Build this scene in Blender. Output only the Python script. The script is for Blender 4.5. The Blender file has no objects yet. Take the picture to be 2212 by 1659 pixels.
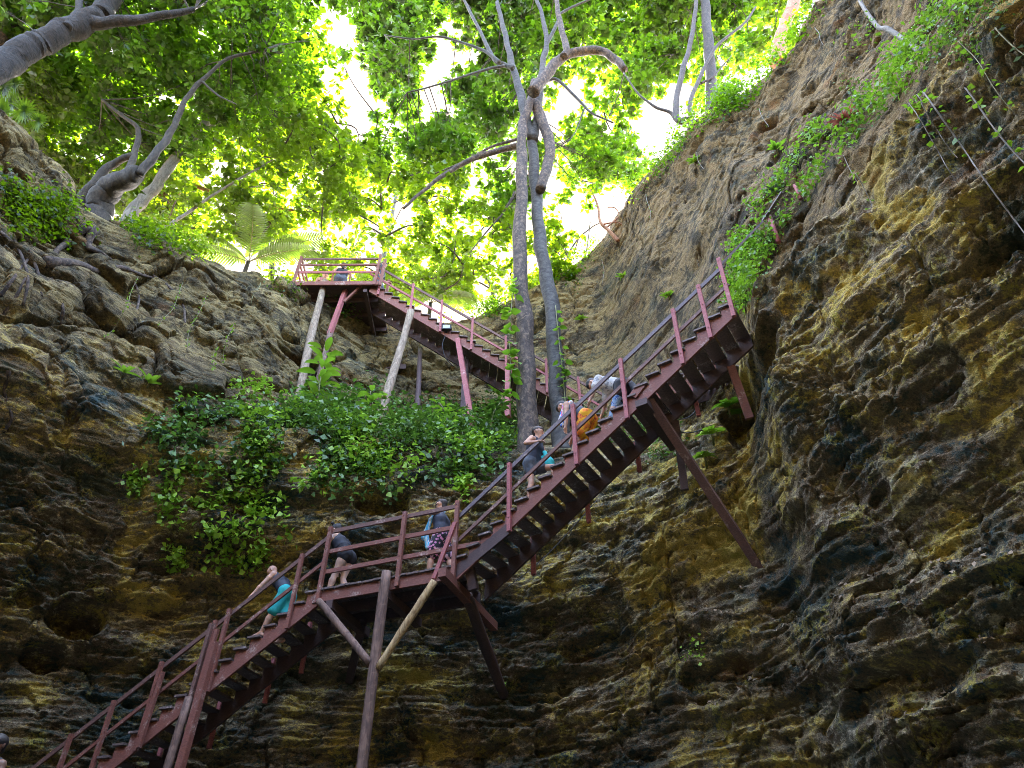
import bpy, math, random
import numpy as np
from mathutils import Vector, Matrix

R_ = math.radians
scene = bpy.context.scene
COL = scene.collection

# ------------------------------------------------------------------ camera
PITCH = R_(41.0)
FPX = 1609.0                      # focal length in pixels of a 2212 x 1659 frame
cam_data = bpy.data.cameras.new("camera")
cam_data.sensor_width = 36.0
cam_data.lens = 36.0 * FPX / 2212.0
cam_data.clip_start = 0.05
cam_data.clip_end = 2000.0
cam = bpy.data.objects.new("camera", cam_data)
cam.rotation_euler = (math.pi / 2 + PITCH, 0, 0)
COL.objects.link(cam)
scene.camera = cam

# ------------------------------------------------------------------ light
SUN_DIR = Vector((-0.10, 0.80, 0.98)).normalized()
world = bpy.data.worlds.new("World")
scene.world = world
world.use_nodes = True
wn = world.node_tree
bg = wn.nodes["Background"]
sky = wn.nodes.new("ShaderNodeTexSky")
sky.sky_type = 'NISHITA'
sky.sun_disc = False
sky.sun_elevation = math.asin(SUN_DIR.z)
sky.sun_rotation = math.atan2(SUN_DIR.x, SUN_DIR.y)
sky.air_density = 1.0
sky.dust_density = 5.0
sky.ozone_density = 0.6
wn.links.new(sky.outputs[0], bg.inputs[0])
bg.inputs[1].default_value = 0.15

sun_data = bpy.data.lights.new("sun", 'SUN')
sun_data.energy = 2.0
sun_data.angle = R_(0.5)
sun_data.color = (1.0, 0.95, 0.86)
sun = bpy.data.objects.new("sun", sun_data)
sun.rotation_euler = SUN_DIR.to_track_quat('Z', 'Y').to_euler()
sun.location = SUN_DIR * 80
COL.objects.link(sun)

scene.view_settings.view_transform = 'Standard'
scene.view_settings.look = 'None'
scene.view_settings.exposure = 4.8
scene.view_settings.gamma = 1.0
scene.view_settings.use_curve_mapping = False
try:
    scene.cycles.max_bounces = 8
    scene.cycles.diffuse_bounces = 4
    scene.cycles.transmission_bounces = 6
    scene.cycles.use_denoising = True
    scene.cycles.denoising_prefilter = 'NONE'
    scene.cycles.filter_width = 0.9
    scene.cycles.sample_clamp_indirect = 6.0
    scene.cycles.sample_clamp_direct = .07
except Exception:
    pass

# ------------------------------------------------------------------ pixel <-> world helpers (photo laid out as 2212 x 1659)
SP, CP = math.sin(PITCH), math.cos(PITCH)


def ray(u, v):
    r = (u - 1106.0) / FPX
    up = (829.5 - v) / FPX
    return Vector((r, CP - up * SP, SP + up * CP))


def at(u, v, Y):
    d = ray(u, v)
    return d * (Y / d.y)


def atz(u, v, Z):
    d = ray(u, v)
    return d * (Z / d.z)


def proj(x, y, z):
    dep = y * CP + z * SP
    dep = np.where(np.abs(dep) < 1e-3, 1e-3, dep)
    return 1106.0 + FPX * x / dep, 829.5 - FPX * (z * CP - y * SP) / dep, dep


# ------------------------------------------------------------------ object helpers
def tag(o, label=None, cat=None, group=None, kind=None):
    if label:
        o["label"] = label
    if cat:
        o["category"] = cat
    if group:
        o["group"] = group
    if kind:
        o["kind"] = kind
    return o


def empty(name, loc, label=None, cat=None, group=None, yaw=0.0):
    o = bpy.data.objects.new(name, None)
    o.empty_display_size = 0.3
    o.location = loc
    o.rotation_euler = (0, 0, yaw)
    COL.objects.link(o)
    return tag(o, label, cat, group)


def link_mesh(name, me, mat, parent=None, smooth=False):
    o = bpy.data.objects.new(name, me)
    mats = mat if isinstance(mat, (list, tuple)) else [mat]
    for m in mats:
        me.materials.append(m)
    if smooth:
        me.polygons.foreach_set("use_smooth", np.ones(len(me.polygons), dtype=bool))
    COL.objects.link(o)
    if parent is not None:
        o.parent = parent
    return o


def np_mesh(name, V, F):
    """V (n,3), F (m,k) all faces with k corners."""
    V = np.ascontiguousarray(V, dtype=np.float32)
    F = np.ascontiguousarray(F, dtype=np.int32)
    me = bpy.data.meshes.new(name)
    me.vertices.add(len(V))
    me.vertices.foreach_set("co", V.ravel())
    k = F.shape[1]
    me.loops.add(F.size)
    me.loops.foreach_set("vertex_index", F.ravel())
    me.polygons.add(len(F))
    me.polygons.foreach_set("loop_start", np.arange(0, F.size, k, dtype=np.int32))
    try:
        me.polygons.foreach_set("loop_total", np.full(len(F), k, dtype=np.int32))
    except Exception:
        pass
    me.update(calc_edges=True)
    me.validate()
    return me


class MB:
    """collects polygons for one mesh"""

    def __init__(self, origin=(0, 0, 0), yaw=0.0):
        self.v, self.f, self.o = [], [], Vector(origin)
        self.rot = Matrix.Rotation(-yaw, 3, 'Z')

    def add(self, vs, fs):
        n = len(self.v)
        self.v += [tuple(self.rot @ (Vector(p) - self.o)) for p in vs]
        self.f += [tuple(i + n for i in f) for f in fs]

    def beam(self, a, b, w, h, side=None, taper=1.0):
        """rectangular board from a to b: width w along `side`, height h across."""
        a, b = Vector(a), Vector(b)
        ax = (b - a).normalized()
        s = Vector(side) if side is not None else ax.cross(Vector((0, 0, 1)))
        if s.length < 1e-4:
            s = Vector((1, 0, 0))
        s = (s - ax * s.dot(ax)).normalized()
        t = ax.cross(s).normalized()
        vs = []
        for p, k in ((a, 1.0), (b, taper)):
            for i, j in ((-1, -1), (1, -1), (1, 1), (-1, 1)):
                vs.append(p + s * (w * .5 * i * k) + t * (h * .5 * j * k))
        self.add(vs, [(0, 3, 2, 1), (4, 5, 6, 7), (0, 1, 5, 4), (1, 2, 6, 5), (2, 3, 7, 6), (3, 0, 4, 7)])

    def prism(self, prof, d, w0, w1, base, wv):
        """prof: list of (s, z) in the vertical plane along plan vector d; extruded from w0 to w1 along wv."""
        n = len(prof)
        vs = []
        for w in (w0, w1):
            for s, z in prof:
                vs.append(Vector(base) + Vector(d) * s + Vector((0, 0, z)) + Vector(wv) * w)
        fs = [tuple(range(n)), tuple(range(2 * n - 1, n - 1, -1))]
        for i in range(n):
            j = (i + 1) % n
            fs.append((i, i + n, j + n, j))
        self.add(vs, fs)

    def tube(self, pts, rad, seg=8, bump=0.0, seed=0, cap=True):
        rnd = random.Random(seed)
        pts = [Vector(p) for p in pts]
        n = len(pts)
        vs, fs = [], []
        ref = Vector((0.31, 0.17, 0.93))
        ph = [rnd.uniform(0, 6.28) for _ in range(4)]
        for i, p in enumerate(pts):
            t = (pts[min(i + 1, n - 1)] - pts[max(i - 1, 0)]).normalized()
            s = t.cross(ref)
            if s.length < .05:
                s = t.cross(Vector((1, 0, 0)))
            s.normalize()
            q = t.cross(s).normalized()
            r = rad[i] if isinstance(rad, (list, tuple)) else rad
            for k in range(seg):
                a = 2 * math.pi * k / seg
                rr = r * (1 + bump * (math.sin(2 * a + ph[0] + i * .6) * .5 + math.sin(3 * a + ph[1] - i * .9) * .35
                                      + rnd.uniform(-.35, .35)))
                vs.append(p + s * math.cos(a) * rr + q * math.sin(a) * rr)
        for i in range(n - 1):
            for k in range(seg):
                k2 = (k + 1) % seg
                fs.append((i * seg + k, i * seg + k2, (i + 1) * seg + k2, (i + 1) * seg + k))
        if cap:
            fs.append(tuple(range(seg - 1, -1, -1)))
            fs.append(tuple((n - 1) * seg + k for k in range(seg)))
        self.add(vs, fs)

    def build(self, name, mat, parent=None, smooth=False):
        me = bpy.data.meshes.new(name)
        me.from_pydata(self.v, [], self.f)
        me.update()
        return link_mesh(name, me, mat, parent, smooth)


def spline(pts, n):
    """Catmull-Rom through pts (each any length), n samples"""
    P = np.array([tuple(p) for p in pts], dtype=float)
    m = len(P)
    if m == 2:
        t = np.linspace(0, 1, n)[:, None]
        return P[0] * (1 - t) + P[1] * t
    P = np.vstack([2 * P[0] - P[1], P, 2 * P[-1] - P[-2]])
    out = []
    for x in np.linspace(0, m - 1 - 1e-9, n):
        i = int(x)
        t = x - i
        p0, p1, p2, p3 = P[i], P[i + 1], P[i + 2], P[i + 3]
        out.append(.5 * (2 * p1 + (p2 - p0) * t + (2 * p0 - 5 * p1 + 4 * p2 - p3) * t * t + (3 * p1 - p0 - 3 * p2 + p3) * t ** 3))
    return np.array(out)


# ------------------------------------------------------------------ noise (numpy)
_rng = np.random.RandomState(7)
_perm = np.concatenate([_rng.permutation(256)] * 2)
_g = _rng.normal(size=(256, 3))
_g /= np.linalg.norm(_g, axis=1)[:, None]


def pn(x, y, z):
    xi, yi, zi = np.floor(x).astype(int), np.floor(y).astype(int), np.floor(z).astype(int)
    xf, yf, zf = x - xi, y - yi, z - zi
    u, v, w = (t * t * t * (t * (t * 6 - 15) + 10) for t in (xf, yf, zf))
    xi, yi, zi = xi & 255, yi & 255, zi & 255
    res = 0
    for dx in (0, 1):
        wx = u if dx else 1 - u
        a = _perm[(xi + dx) & 255]
        for dy in (0, 1):
            wy = v if dy else 1 - v
            b = _perm[(a + yi + dy) & 255]
            for dz in (0, 1):
                wz = w if dz else 1 - w
                h = _perm[(b + zi + dz) & 255]
                g = _g[h]
                res = res + wx * wy * wz * (g[..., 0] * (xf - dx) + g[..., 1] * (yf - dy) + g[..., 2] * (zf - dz))
    return res * 1.5


def fbm(x, y, z, o=4, gain=.5, lac=2.03):
    a, s = 1.0, 0
    for i in range(o):
        s = s + a * pn(x + 17.3 * i, y - 9.1 * i, z + 5.7 * i)
        x, y, z = x * lac, y * lac, z * lac
        a *= gain
    return s


def worley(x, y, z, seed=0):
    """F1, F2, cell id hash (0..1 x3)"""
    xi, yi, zi = np.floor(x).astype(int), np.floor(y).astype(int), np.floor(z).astype(int)
    f1 = np.full(x.shape, 9.0)
    f2 = np.full(x.shape, 9.0)
    cid = np.zeros(x.shape, dtype=int)
    for dx in (-1, 0, 1):
        for dy in (-1, 0, 1):
            for dz in (-1, 0, 1):
                h = _perm[(_perm[(_perm[(xi + dx + seed) & 255] + yi + dy) & 255] + zi + dz) & 255]
                px = xi + dx + (_perm[(h + 11) & 255] / 255.0)
                py = yi + dy + (_perm[(h + 57) & 255] / 255.0)
                pz = zi + dz + (_perm[(h + 131) & 255] / 255.0)
                d = np.sqrt((px - x) ** 2 + (py - y) ** 2 + (pz - z) ** 2)
                new = d < f1
                f2 = np.where(new, f1, np.minimum(f2, d))
                cid = np.where(new, h, cid)
                f1 = np.where(new, d, f1)
    return f1, f2, cid


def sstep(a, b, x):
    t = np.clip((x - a) / (b - a), 0, 1)
    return t * t * (3 - 2 * t)


# ------------------------------------------------------------------ material helpers
class Nodes:
    def __init__(self, name):
        self.m = bpy.data.materials.new(name)
        self.m.use_nodes = True
        self.t = self.m.node_tree
        self.p = self.t.nodes["Principled BSDF"]
        self.out = self.t.nodes["Material Output"]

    def n(self, typ, **kw):
        nd = self.t.nodes.new(typ)
        for k, v in kw.items():
            setattr(nd, k, v)
        return nd

    def l(self, a, b):
        self.t.links.new(a, b)

    def val(self, sock, v):
        if isinstance(v, (int, float, tuple, list)):
            sock.default_value = v
        else:
            self.l(v, sock)

    def noise(self, scale, detail=4.0, rough=.55, vec=None, dist=0.0):
        nd = self.n("ShaderNodeTexNoise")
        nd.inputs["Scale"].default_value = scale
        nd.inputs["Detail"].default_value = detail
        nd.inputs["Roughness"].default_value = rough
        nd.inputs["Distortion"].default_value = dist
        if vec is not None:
            self.l(vec, nd.inputs["Vector"])
        return nd.outputs["Fac"]

    def ramp(self, fac, a, b, ca=0.0, cb=1.0):
        nd = self.n("ShaderNodeMapRange")
        nd.interpolation_type = 'SMOOTHSTEP'
        self.val(nd.inputs[0], fac)
        nd.inputs[1].default_value = a
        nd.inputs[2].default_value = b
        nd.inputs[3].default_value = ca
        nd.inputs[4].default_value = cb
        return nd.outputs[0]

    def mix(self, fac, a, b, mode='MIX'):
        nd = self.n("ShaderNodeMix", data_type='RGBA', blend_type=mode)
        self.val(nd.inputs[0], fac)
        for s, v in ((nd.inputs[6], a), (nd.inputs[7], b)):
            if isinstance(v, (tuple, list)):
                v = tuple(v) + ((1.0,) if len(v) == 3 else ())
            self.val(s, v)
        return nd.outputs[2]

    def math(self, op, a, b=0.0, clamp=False):
        nd = self.n("ShaderNodeMath", operation=op)
        nd.use_clamp = clamp
        self.val(nd.inputs[0], a)
        self.val(nd.inputs[1], b)
        return nd.outputs[0]

    def mapped(self, scale, coord="Object"):
        tc = self.n("ShaderNodeTexCoord")
        mp = self.n("ShaderNodeMapping")
        self.l(tc.outputs[coord], mp.inputs[0])
        mp.inputs["Scale"].default_value = scale
        return mp.outputs[0]

    def bump(self, h, strength, dist):
        b = self.n("ShaderNodeBump")
        b.inputs["Strength"].default_value = strength
        b.inputs["Distance"].default_value = dist
        self.l(h, b.inputs["Height"])
        self.l(b.outputs[0], self.p.inputs["Normal"])

    def base(self, c):
        if isinstance(c, (tuple, list)):
            self.p.inputs["Base Color"].default_value = tuple(c) + (1.0,)
        else:
            self.l(c, self.p.inputs["Base Color"])


def simple_mat(name, col, rough=.7, var=.25, scale=14.0):
    N = Nodes(name)
    n = N.noise(scale, 5, .6, N.mapped((1, 1, 1)))
    dark = tuple(c * (1 - var) for c in col)
    lite = tuple(min(1, c * (1 + var)) for c in col)
    N.base(N.mix(N.ramp(n, .3, .7), dark, lite))
    N.p.inputs["Roughness"].default_value = rough
    return N.m


def wood_mat(name, col, worn, amount, rough=.75):
    """weathered painted timber: paint `col`, bare wood `worn` where the paint has gone; boards vary."""
    N = Nodes(name)
    v = N.mapped((1, 1, 1))
    gr = N.noise(7, 7, .65, N.mapped((3, 3, 9)))
    fine = N.noise(22, 6, .7, v)
    patch = N.noise(2.6, 6, .7, v)
    info = N.n("ShaderNodeNewGeometry")
    rnd = info.outputs["Random Per Island"]
    c = N.mix(N.ramp(gr, .3, .7), tuple(x * .62 for x in col), tuple(x * 1.25 for x in col))
    c = N.mix(N.ramp(rnd, 0, 1, 0, .45), c, tuple(x * .45 for x in col))
    m = N.math('MULTIPLY', N.ramp(patch, .62 - amount * .35, .78 - amount * .35), N.ramp(fine, .42, .6))
    c = N.mix(m, c, worn)
    N.base(c)
    N.p.inputs["Roughness"].default_value = rough
    N.bump(N.math('ADD', gr, fine), .35, .012)
    return N.m


def leaf_mat(name, dark, lite, trans, tw=.5, gloss=.45):
    N = Nodes(name)
    info = N.n("ShaderNodeNewGeometry")
    rnd = info.outputs["Random Per Island"]
    patch = N.noise(.45, 3, .5, N.mapped((1, 1, 1)))
    f = N.math('ADD', N.math('MULTIPLY', rnd, .65), N.math('MULTIPLY', N.ramp(patch, .35, .65), .45), True)
    c = N.mix(f, dark, lite)
    N.base(c)
    N.p.inputs["Roughness"].default_value = gloss
    tr = N.n("ShaderNodeBsdfTranslucent")
    N.l(N.mix(f, tuple(x * .55 for x in trans), trans), tr.inputs[0])
    ms = N.n("ShaderNodeMixShader")
    ms.inputs[0].default_value = tw
    N.l(N.p.outputs[0], ms.inputs[1])
    N.l(tr.outputs[0], ms.inputs[2])
    N.l(ms.outputs[0], N.out.inputs[0])
    return N.m


def bark_mat(name, a, b, scale=(6, 6, 1.5), flake=0.0, bumpd=.04):
    N = Nodes(name)
    v = N.mapped(scale)
    n = N.noise(1.6, 8, .65, v, 1.0)
    f2 = N.noise(9, 4, .6, N.mapped((1, 1, 1)))
    c = N.mix(N.ramp(n, .36, .64), a, b)
    if flake:
        vo = N.n("ShaderNodeTexVoronoi")
        vo.inputs["Scale"].default_value = 7.0
        N.l(N.mapped((1, 1, .7)), vo.inputs["Vector"])
        c = N.mix(N.math('MULTIPLY', N.ramp(vo.outputs["Distance"], .35, .6), flake), c, tuple(x * .3 for x in a))
        c = N.mix(N.math('MULTIPLY', N.ramp(f2, .55, .7), flake), c, tuple(min(1, x * 1.7) for x in b))
    N.base(c)
    N.p.inputs["Roughness"].default_value = .85
    N.bump(n, .8, bumpd)
    return N.m


M = {}
M['red'] = wood_mat("maroon_painted_timber", (.20, .066, .043), (.38, .28, .23), .26)
M['pink'] = wood_mat("light_red_timber", (.34, .098, .095), (.52, .34, .30), .14)  # lighter, pinker version of the maroon timber colour
M['rail'] = wood_mat("worn_handrail_timber", (.135, .10, .105), (.30, .24, .22), .2)
M['rail2'] = wood_mat("brown_handrail_timber", (.15, .070, .052), (.40, .28, .22), .25)
M['tread'] = wood_mat("worn_tread_timber", (.12, .080, .068), (.32, .26, .24), .3)
M['dark'] = wood_mat("dark_structural_timber", (.075, .04, .036), (.2, .13, .1), .05)
M['log'] = bark_mat("weathered_log", (.17, .115, .075), (.36, .27, .185), (10, 10, 1.2), .25, .02)
M['logdark'] = bark_mat("dark_peeling_log", (.10, .055, .042), (.20, .12, .085), (10, 10, 1.2), .3, .02)
M['logpale'] = bark_mat("split_pale_log", (.22, .13, .055), (.50, .36, .18), (12, 12, 1.0), 0, .015)
# ------------------------------------------------------------------ the rock wall of the sinkhole: radius R(azimuth, height)
# azimuth (deg, 0 = straight ahead, + = right): [(z, R), ...] up to the rim
PROF = {
    -180: [(-2, 9), (12, 9), (20, 10), (23, 10.5)],
    -130: [(-2, 11.5), (12, 11), (20, 12), (22, 13)],
    -95: [(-2, 17), (9, 16), (13, 15.5), (18, 16), (21.5, 17.5)],
    -70: [(-2, 20.5), (6, 20), (9, 18.8), (12.5, 17), (18, 17.8), (21, 19)],
    -53: [(-2, 21.5), (6, 21), (9, 19.6), (12.5, 17.6), (15.5, 17.4), (18, 18.2), (20, 18.6), (21, 19.5)],
    -43: [(-2, 22), (6, 21.5), (9, 19.8), (12, 17.9), (15, 17.8), (18, 19.0), (20, 20.2), (21.0, 21)],
    -33: [(-2, 22), (6, 21.6), (9, 20), (11.8, 17.9), (14, 17.9), (17, 18.6), (19.5, 19.4), (21.0, 20)],
    -24: [(-2, 21.5), (5, 21), (7.5, 20.2), (9.5, 18.2), (12, 17.6), (13.2, 18.2), (15, 19.2), (18, 19.6), (21.2, 20.2)],
    -15: [(-2, 20), (6, 19.6), (8, 18.6), (9.5, 17.2), (12.2, 17.1), (13.3, 18.2), (14.6, 20.6), (18, 21.4), (22.0, 22.0)],
    -5: [(-2, 18.6), (6, 18.4), (8.5, 17.6), (10, 16.9), (12.5, 16.9), (13.8, 18.2), (15.1, 20.8), (18, 22.0), (23.3, 22.6)],
    3: [(-2, 18), (6, 17.7), (9, 17.1), (12.2, 16.8), (13.5, 18.3), (15, 20.6), (18, 22.0), (25.0, 22.4)],
    10: [(-2, 17), (6, 16.6), (9, 16.4), (11.5, 16.6), (13, 17.8), (15, 20.6), (18, 21.3), (22, 21.4), (27.2, 21.9)],
    16.3: [(-2, 15.4), (6, 15.0), (9, 15.0), (11, 15.4), (12.5, 16.6), (14, 18.0), (18, 18.2), (22, 18.2), (26.6, 18.7)],
    21.6: [(-2, 14.8), (5, 14.4), (8, 13.9), (11, 14.4), (12.5, 15.2), (14, 15.8), (18, 16.2), (22, 16.6), (26.1, 17.2)],
    24.9: [(-2, 14.1), (4, 13.4), (8, 12.3), (10.2, 11.5), (12.6, 11.6), (13.1, 13.4), (16, 14.7), (20, 15.5), (25.9, 16.6)],
    28: [(-2, 13.6), (4, 13.0), (8, 12.2), (10.5, 11.6), (12.6, 11.7), (13.1, 12.8), (16, 13.8), (20, 14.8), (25.7, 16.3)],
    32: [(-2, 13.1), (4, 12.4), (8, 11.5), (10.5, 11.0), (12.7, 11.1), (13.2, 12.2), (16, 13.3), (20, 14.5), (25.4, 15.9)],
    38: [(-2, 12.6), (4, 12.0), (8, 11.0), (10.5, 10.5), (12.9, 10.5), (13.3, 11.5), (16, 12.6), (20, 13.9), (25.0, 15.2)],
    45: [(-2, 12.2), (4, 11.6), (8, 10.7), (10.5, 10.1), (13.0, 10.0), (13.4, 10.9), (16, 11.9), (20, 13.1), (25.0, 14.4)],
    55: [(-2, 11.6), (4, 11.0), (8, 10.3), (13.2, 9.6), (13.7, 10.4), (17, 11.2), (21, 12.3), (25.0, 13.4)],
    80: [(-2, 10.8), (8, 9.8), (13, 9.2), (13.6, 9.8), (20, 11), (25, 12)],
    120: [(-2, 9.5), (12, 9.2), (20, 10), (24, 11)],
    180: [(-2, 9), (12, 9), (20, 10), (23, 10.5)],
}
_ph = np.array(sorted(PROF))
ZG = np.arange(-2.0, 30.01, .2)
_tab = np.array([np.interp(ZG, *zip(*PROF[p])) for p in _ph])
_rimc = np.array([PROF[p][-1][0] for p in _ph])
PHG = np.arange(-180, 180.01, .5)


def _pchip_like(xs, T, xq):
    lin = np.array([np.interp(xq, xs, T[:, k]) for k in range(T.shape[1])]).T
    return lin


def _gauss(A, sig, ax):
    r = int(3 * sig + 1)
    k = np.exp(-.5 * (np.arange(-r, r + 1) / sig) ** 2)
    k /= k.sum()
    pad = [(0, 0)] * A.ndim
    pad[ax] = (r, r)
    B = np.pad(A, pad, mode='edge')
    return np.apply_along_axis(lambda m: np.convolve(m, k, 'valid'), ax, B)


RT = _gauss(_gauss(_pchip_like(_ph, _tab, PHG), 1.9, 0), 1.3, 1)
RIM = _gauss(np.interp(PHG, _ph, _rimc)[:, None], 5.0, 0)[:, 0]


def bil(T, x0, dx, y0, dy, x, y):
    fx = np.clip((x - x0) / dx, 0, T.shape[0] - 1.001)
    fy = np.clip((y - y0) / dy, 0, T.shape[1] - 1.001)
    i, j = fx.astype(int), fy.astype(int)
    a, b = fx - i, fy - j
    return (T[i, j] * (1 - a) * (1 - b) + T[i + 1, j] * a * (1 - b) + T[i, j + 1] * (1 - a) * b + T[i + 1, j + 1] * a * b)


def base_R(phi, z):
    return bil(RT, -180.0, .5, -2.0, .2, phi, z)


def base_hit(u, v):
    """(azimuth, z) where the ray through a photo pixel meets the undisplaced wall"""
    d = ray(u, v)
    h = math.hypot(d.x, d.y)
    phi = math.degrees(math.atan2(d.x, d.y))
    last = 0
    for rr in np.arange(4, 32, .05):
        z = rr / h * d.z
        if rr >= float(base_R(np.array([phi]), np.array([z]))[0]):
            return phi, z
    return phi, z


# hollows in the rock: photo pixel, radius (m), depth (m), flattening
HOLES = [(165, 1345, .75, 1.3, .6), (95, 1420, .5, .8, .6), (2062, 410, .42, 1.0, .8), (828, 1092, .8, .9, .5),
         (1795, 215, .55, .7, .7), (1755, 255, .4, .55, .8), (1655, 270, .45, .6, 1.2), (60, 1300, .4, .6, .6), (2150, 560, .5, .5, .6),
         (1520, 770, .8, .9, .7), (1620, 815, 1.0, 1.3, .9), (640, 770, .8, .6, .5), (1900, 1080, .25, .3, .8),
         (1180, 1490, 1.2, .5, .35), (1290, 1400, 1.0, .5, .4), (1540, 1470, .9, .5, .5), (1950, 1500, 1.0, .6, .45), (1700, 1290, .7, .4, .4),
         (480, 640, .9, .35, .4), (150, 520, .8, .4, .5), (860, 790, .9, .5, .5), (1440, 710, .5, .3, .6)]
_holes = [base_hit(u, v) + (r, dp, fl) for u, v, r, dp, fl in HOLES]


def displacement(phi, z):
    """inward (+) / outward (-) displacement in metres on arrays of azimuth (deg) and z"""
    R = base_R(phi, z)
    a = np.radians(phi)
    x, y = R * np.sin(a), R * np.cos(a)
    d = .55 * fbm(x * .16, y * .16, z * .20 + 3, 3)
    d = d + .55 * sstep(10, 24, phi) * fbm(x * .33 + 7, y * .33, z * .33, 2)
    rough = .35 + .95 * sstep(-.25, .35, fbm(x * .30 + 2, y * .30, z * .42 + 6, 2))
    wz = .32 * fbm(x * .22 + 9, y * .22, z * .22, 3)
    right = sstep(14, 26, phi)
    left = sstep(-14, -26, phi)
    low = sstep(13.5, 9.5, z)
    upl0 = sstep(10.5, 13.5, z)
    s = z + wz + .03 * x
    # bedded ledges, strongest low down
    l1 = pn(x * .13 + 5, y * .13, s * 1.05)
    l2 = pn(x * .30, y * .30 + 4, s * 2.6)
    l3 = 1 - 2 * np.abs(pn(x * .55, y * .55, s * 5.2))
    ns = 1 - .85 * right * upl0
    d = d + ((.14 + .16 * low) * l1 + (.07 + .10 * low) * l2 + (.03 + .07 * low) * l3) * ns
    l4 = 1 - 2 * np.abs(pn(x * 1.1 + 3, y * 1.1, s * 10.5 + .5 * pn(x * 2, y * 2, z * 2)))
    d = d + (.02 + .05 * low) * l4 * ns
    # plates of rock that jut out and are undercut below
    for fq, am, sd in ((1.15, .24, 3.1), (2.9, .15, 8.7), (6.5, .075, 1.9)):
        tt = s * fq + .40 * pn(x * .22 + sd, y * .22, z * .35) + .14 * pn(x * 1.6, y * 1.6 + sd, z * 1.6)
        ft = tt - np.floor(tt)
        am2 = np.clip(.35 + 1.1 * pn(x * .28 + sd, y * .28, np.floor(tt) * 3.7 + sd), 0, 1.3)
        d = d + (.22 + .78 * low) * am * am2 * (ft ** 1.6 - .4) * (1 - .6 * upl0) * ns
    # broken blocks: strong on the upper left slabs and behind the top stair
    upl = sstep(10.5, 13.5, z) * np.clip(left + .75 * sstep(9, 3, phi), 0, 1)
    wx = .35 * pn(x * .7, y * .7, z * .7)
    f1, f2, cid = worley(x * .30 + wx, y * .30, s * .50 + wx)
    off = _g[cid]
    blk = off[..., 0] * .45 + .9 * (f1 - .5) * off[..., 1]
    d = d + upl * (.58 * blk - .20 * np.exp(-((f2 - f1) / .055) ** 2))
    f1, f2, cid = worley(x * 1.15 + wx * 2, y * 1.15, s * 1.7, 31)
    off = _g[cid]
    d = d + (.05 + .06 * upl + .07 * low) * (off[..., 0] + .9 * (f1 - .5) * off[..., 1] - .4 * np.exp(-((f2 - f1) / .05) ** 2))
    # lumpy conglomerate, strongest on the right
    f1, f2, cid = worley(x * 2.3, y * 2.3, z * 2.6, 77)
    d = d + (.02 + .04 * right) * rough * (.6 - f1)
    q = fbm(x * 1.0, y * 1.0, z * 1.2, 5, .55)
    d = d + (.10 + .10 * right) * q * rough
    fr = np.abs(pn(x * 3.1, y * 3.1, s * 4.0)) + .5 * np.abs(pn(x * 6.7, y * 6.7, s * 9.0)) + .25 * np.abs(pn(x * 14, y * 14, s * 17))
    d = d + (.075 + .035 * low + .03 * right) * (.45 - fr) * rough
    f1, f2, cid = worley(x * .8 + 11, y * .8, z * .95, 15)
    rad = .16 + .3 * (cid / 255.0)
    d = d - right * (.12 + .22 * upl0) * sstep(rad, rad * .35, f1 + .10 * pn(x * 4, y * 4, z * 4)) * (cid % 2 == 0)
    # fissures
    for fq, w_, dp in ((.45, .018, .22), (1.2, .022, .10)):
        nn = pn(x * fq + 50, y * fq, z * fq * .8) + .18 * pn(x * fq * 5, y * fq * 5, z * fq * 5)
        d = d - dp * np.exp(-(nn / w_ / 1.6) ** 2) * sstep(-.1, .25, pn(x * .5 + 20, y * .5, z * .5))
    # small pits
    f1, f2, cid = worley(x * 1.7 + 40, y * 1.7, z * 1.7, 5)
    rad = .08 + .2 * (cid / 255.0) ** 2
    d = d - (.10 + .14 * right) * sstep(rad, rad * .4, f1) * (cid % 3 == 0)
    for hp, hz, r, dp, fl in _holes:
        w = (np.radians(phi - hp) * R) / r
        t = (z - hz) / (r * fl)
        rho = np.sqrt(w * w + t * t) + .35 * pn(x * 1.6, y * 1.6, z * 1.6)
        d = d - dp * sstep(1.0, .55, rho)
    rim = np.interp(phi, PHG, RIM)
    d = d * (1 - .5 * sstep(rim - .8, rim + .2, z))
    return d


_fine = np.concatenate([np.arange(-57, 57.01, .118)])
PHI = np.concatenate([_fine, np.arange(60, 302, 3.0)])
PHI_W = np.where(PHI > 180, PHI - 360, PHI)
NZ = 780
rim_of = np.interp(PHI_W, PHG, RIM) + .30 * pn(PHI * .11, PHI * 0 + 3.3, PHI * 0) + .18 * pn(PHI * .45, PHI * 0, PHI * 0 + 8)
S = np.linspace(0, 1, NZ)
ZZ = -1.9 + (rim_of[:, None] + 1.9) * S[None, :]
PP = np.repeat(PHI_W[:, None], NZ, 1)
DD = displacement(PP, ZZ)
RR = base_R(PP, ZZ) - DD
NP_, NF = len(PHI), len(_fine)


def wall_R(phi, z):
    """displaced radius (arrays), inside the finely meshed sector"""
    phi = np.asarray(phi, float)
    z = np.asarray(z, float)
    rim = np.interp(phi, PHI[:NF], rim_of[:NF])
    s = (z + 1.9) / (rim + 1.9)
    i = np.clip((phi + 57) / .118, 0, NF - 1.001)
    j = np.clip(s * (NZ - 1), 0, NZ - 1.001)
    ii, jj = i.astype(int), j.astype(int)
    a, b = i - ii, j - jj
    r = (RR[ii, jj] * (1 - a) * (1 - b) + RR[ii + 1, jj] * a * (1 - b) + RR[ii, jj + 1] * (1 - a) * b + RR[ii + 1, jj + 1] * a * b)
    return np.where(s > 1, 99, r)


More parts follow.
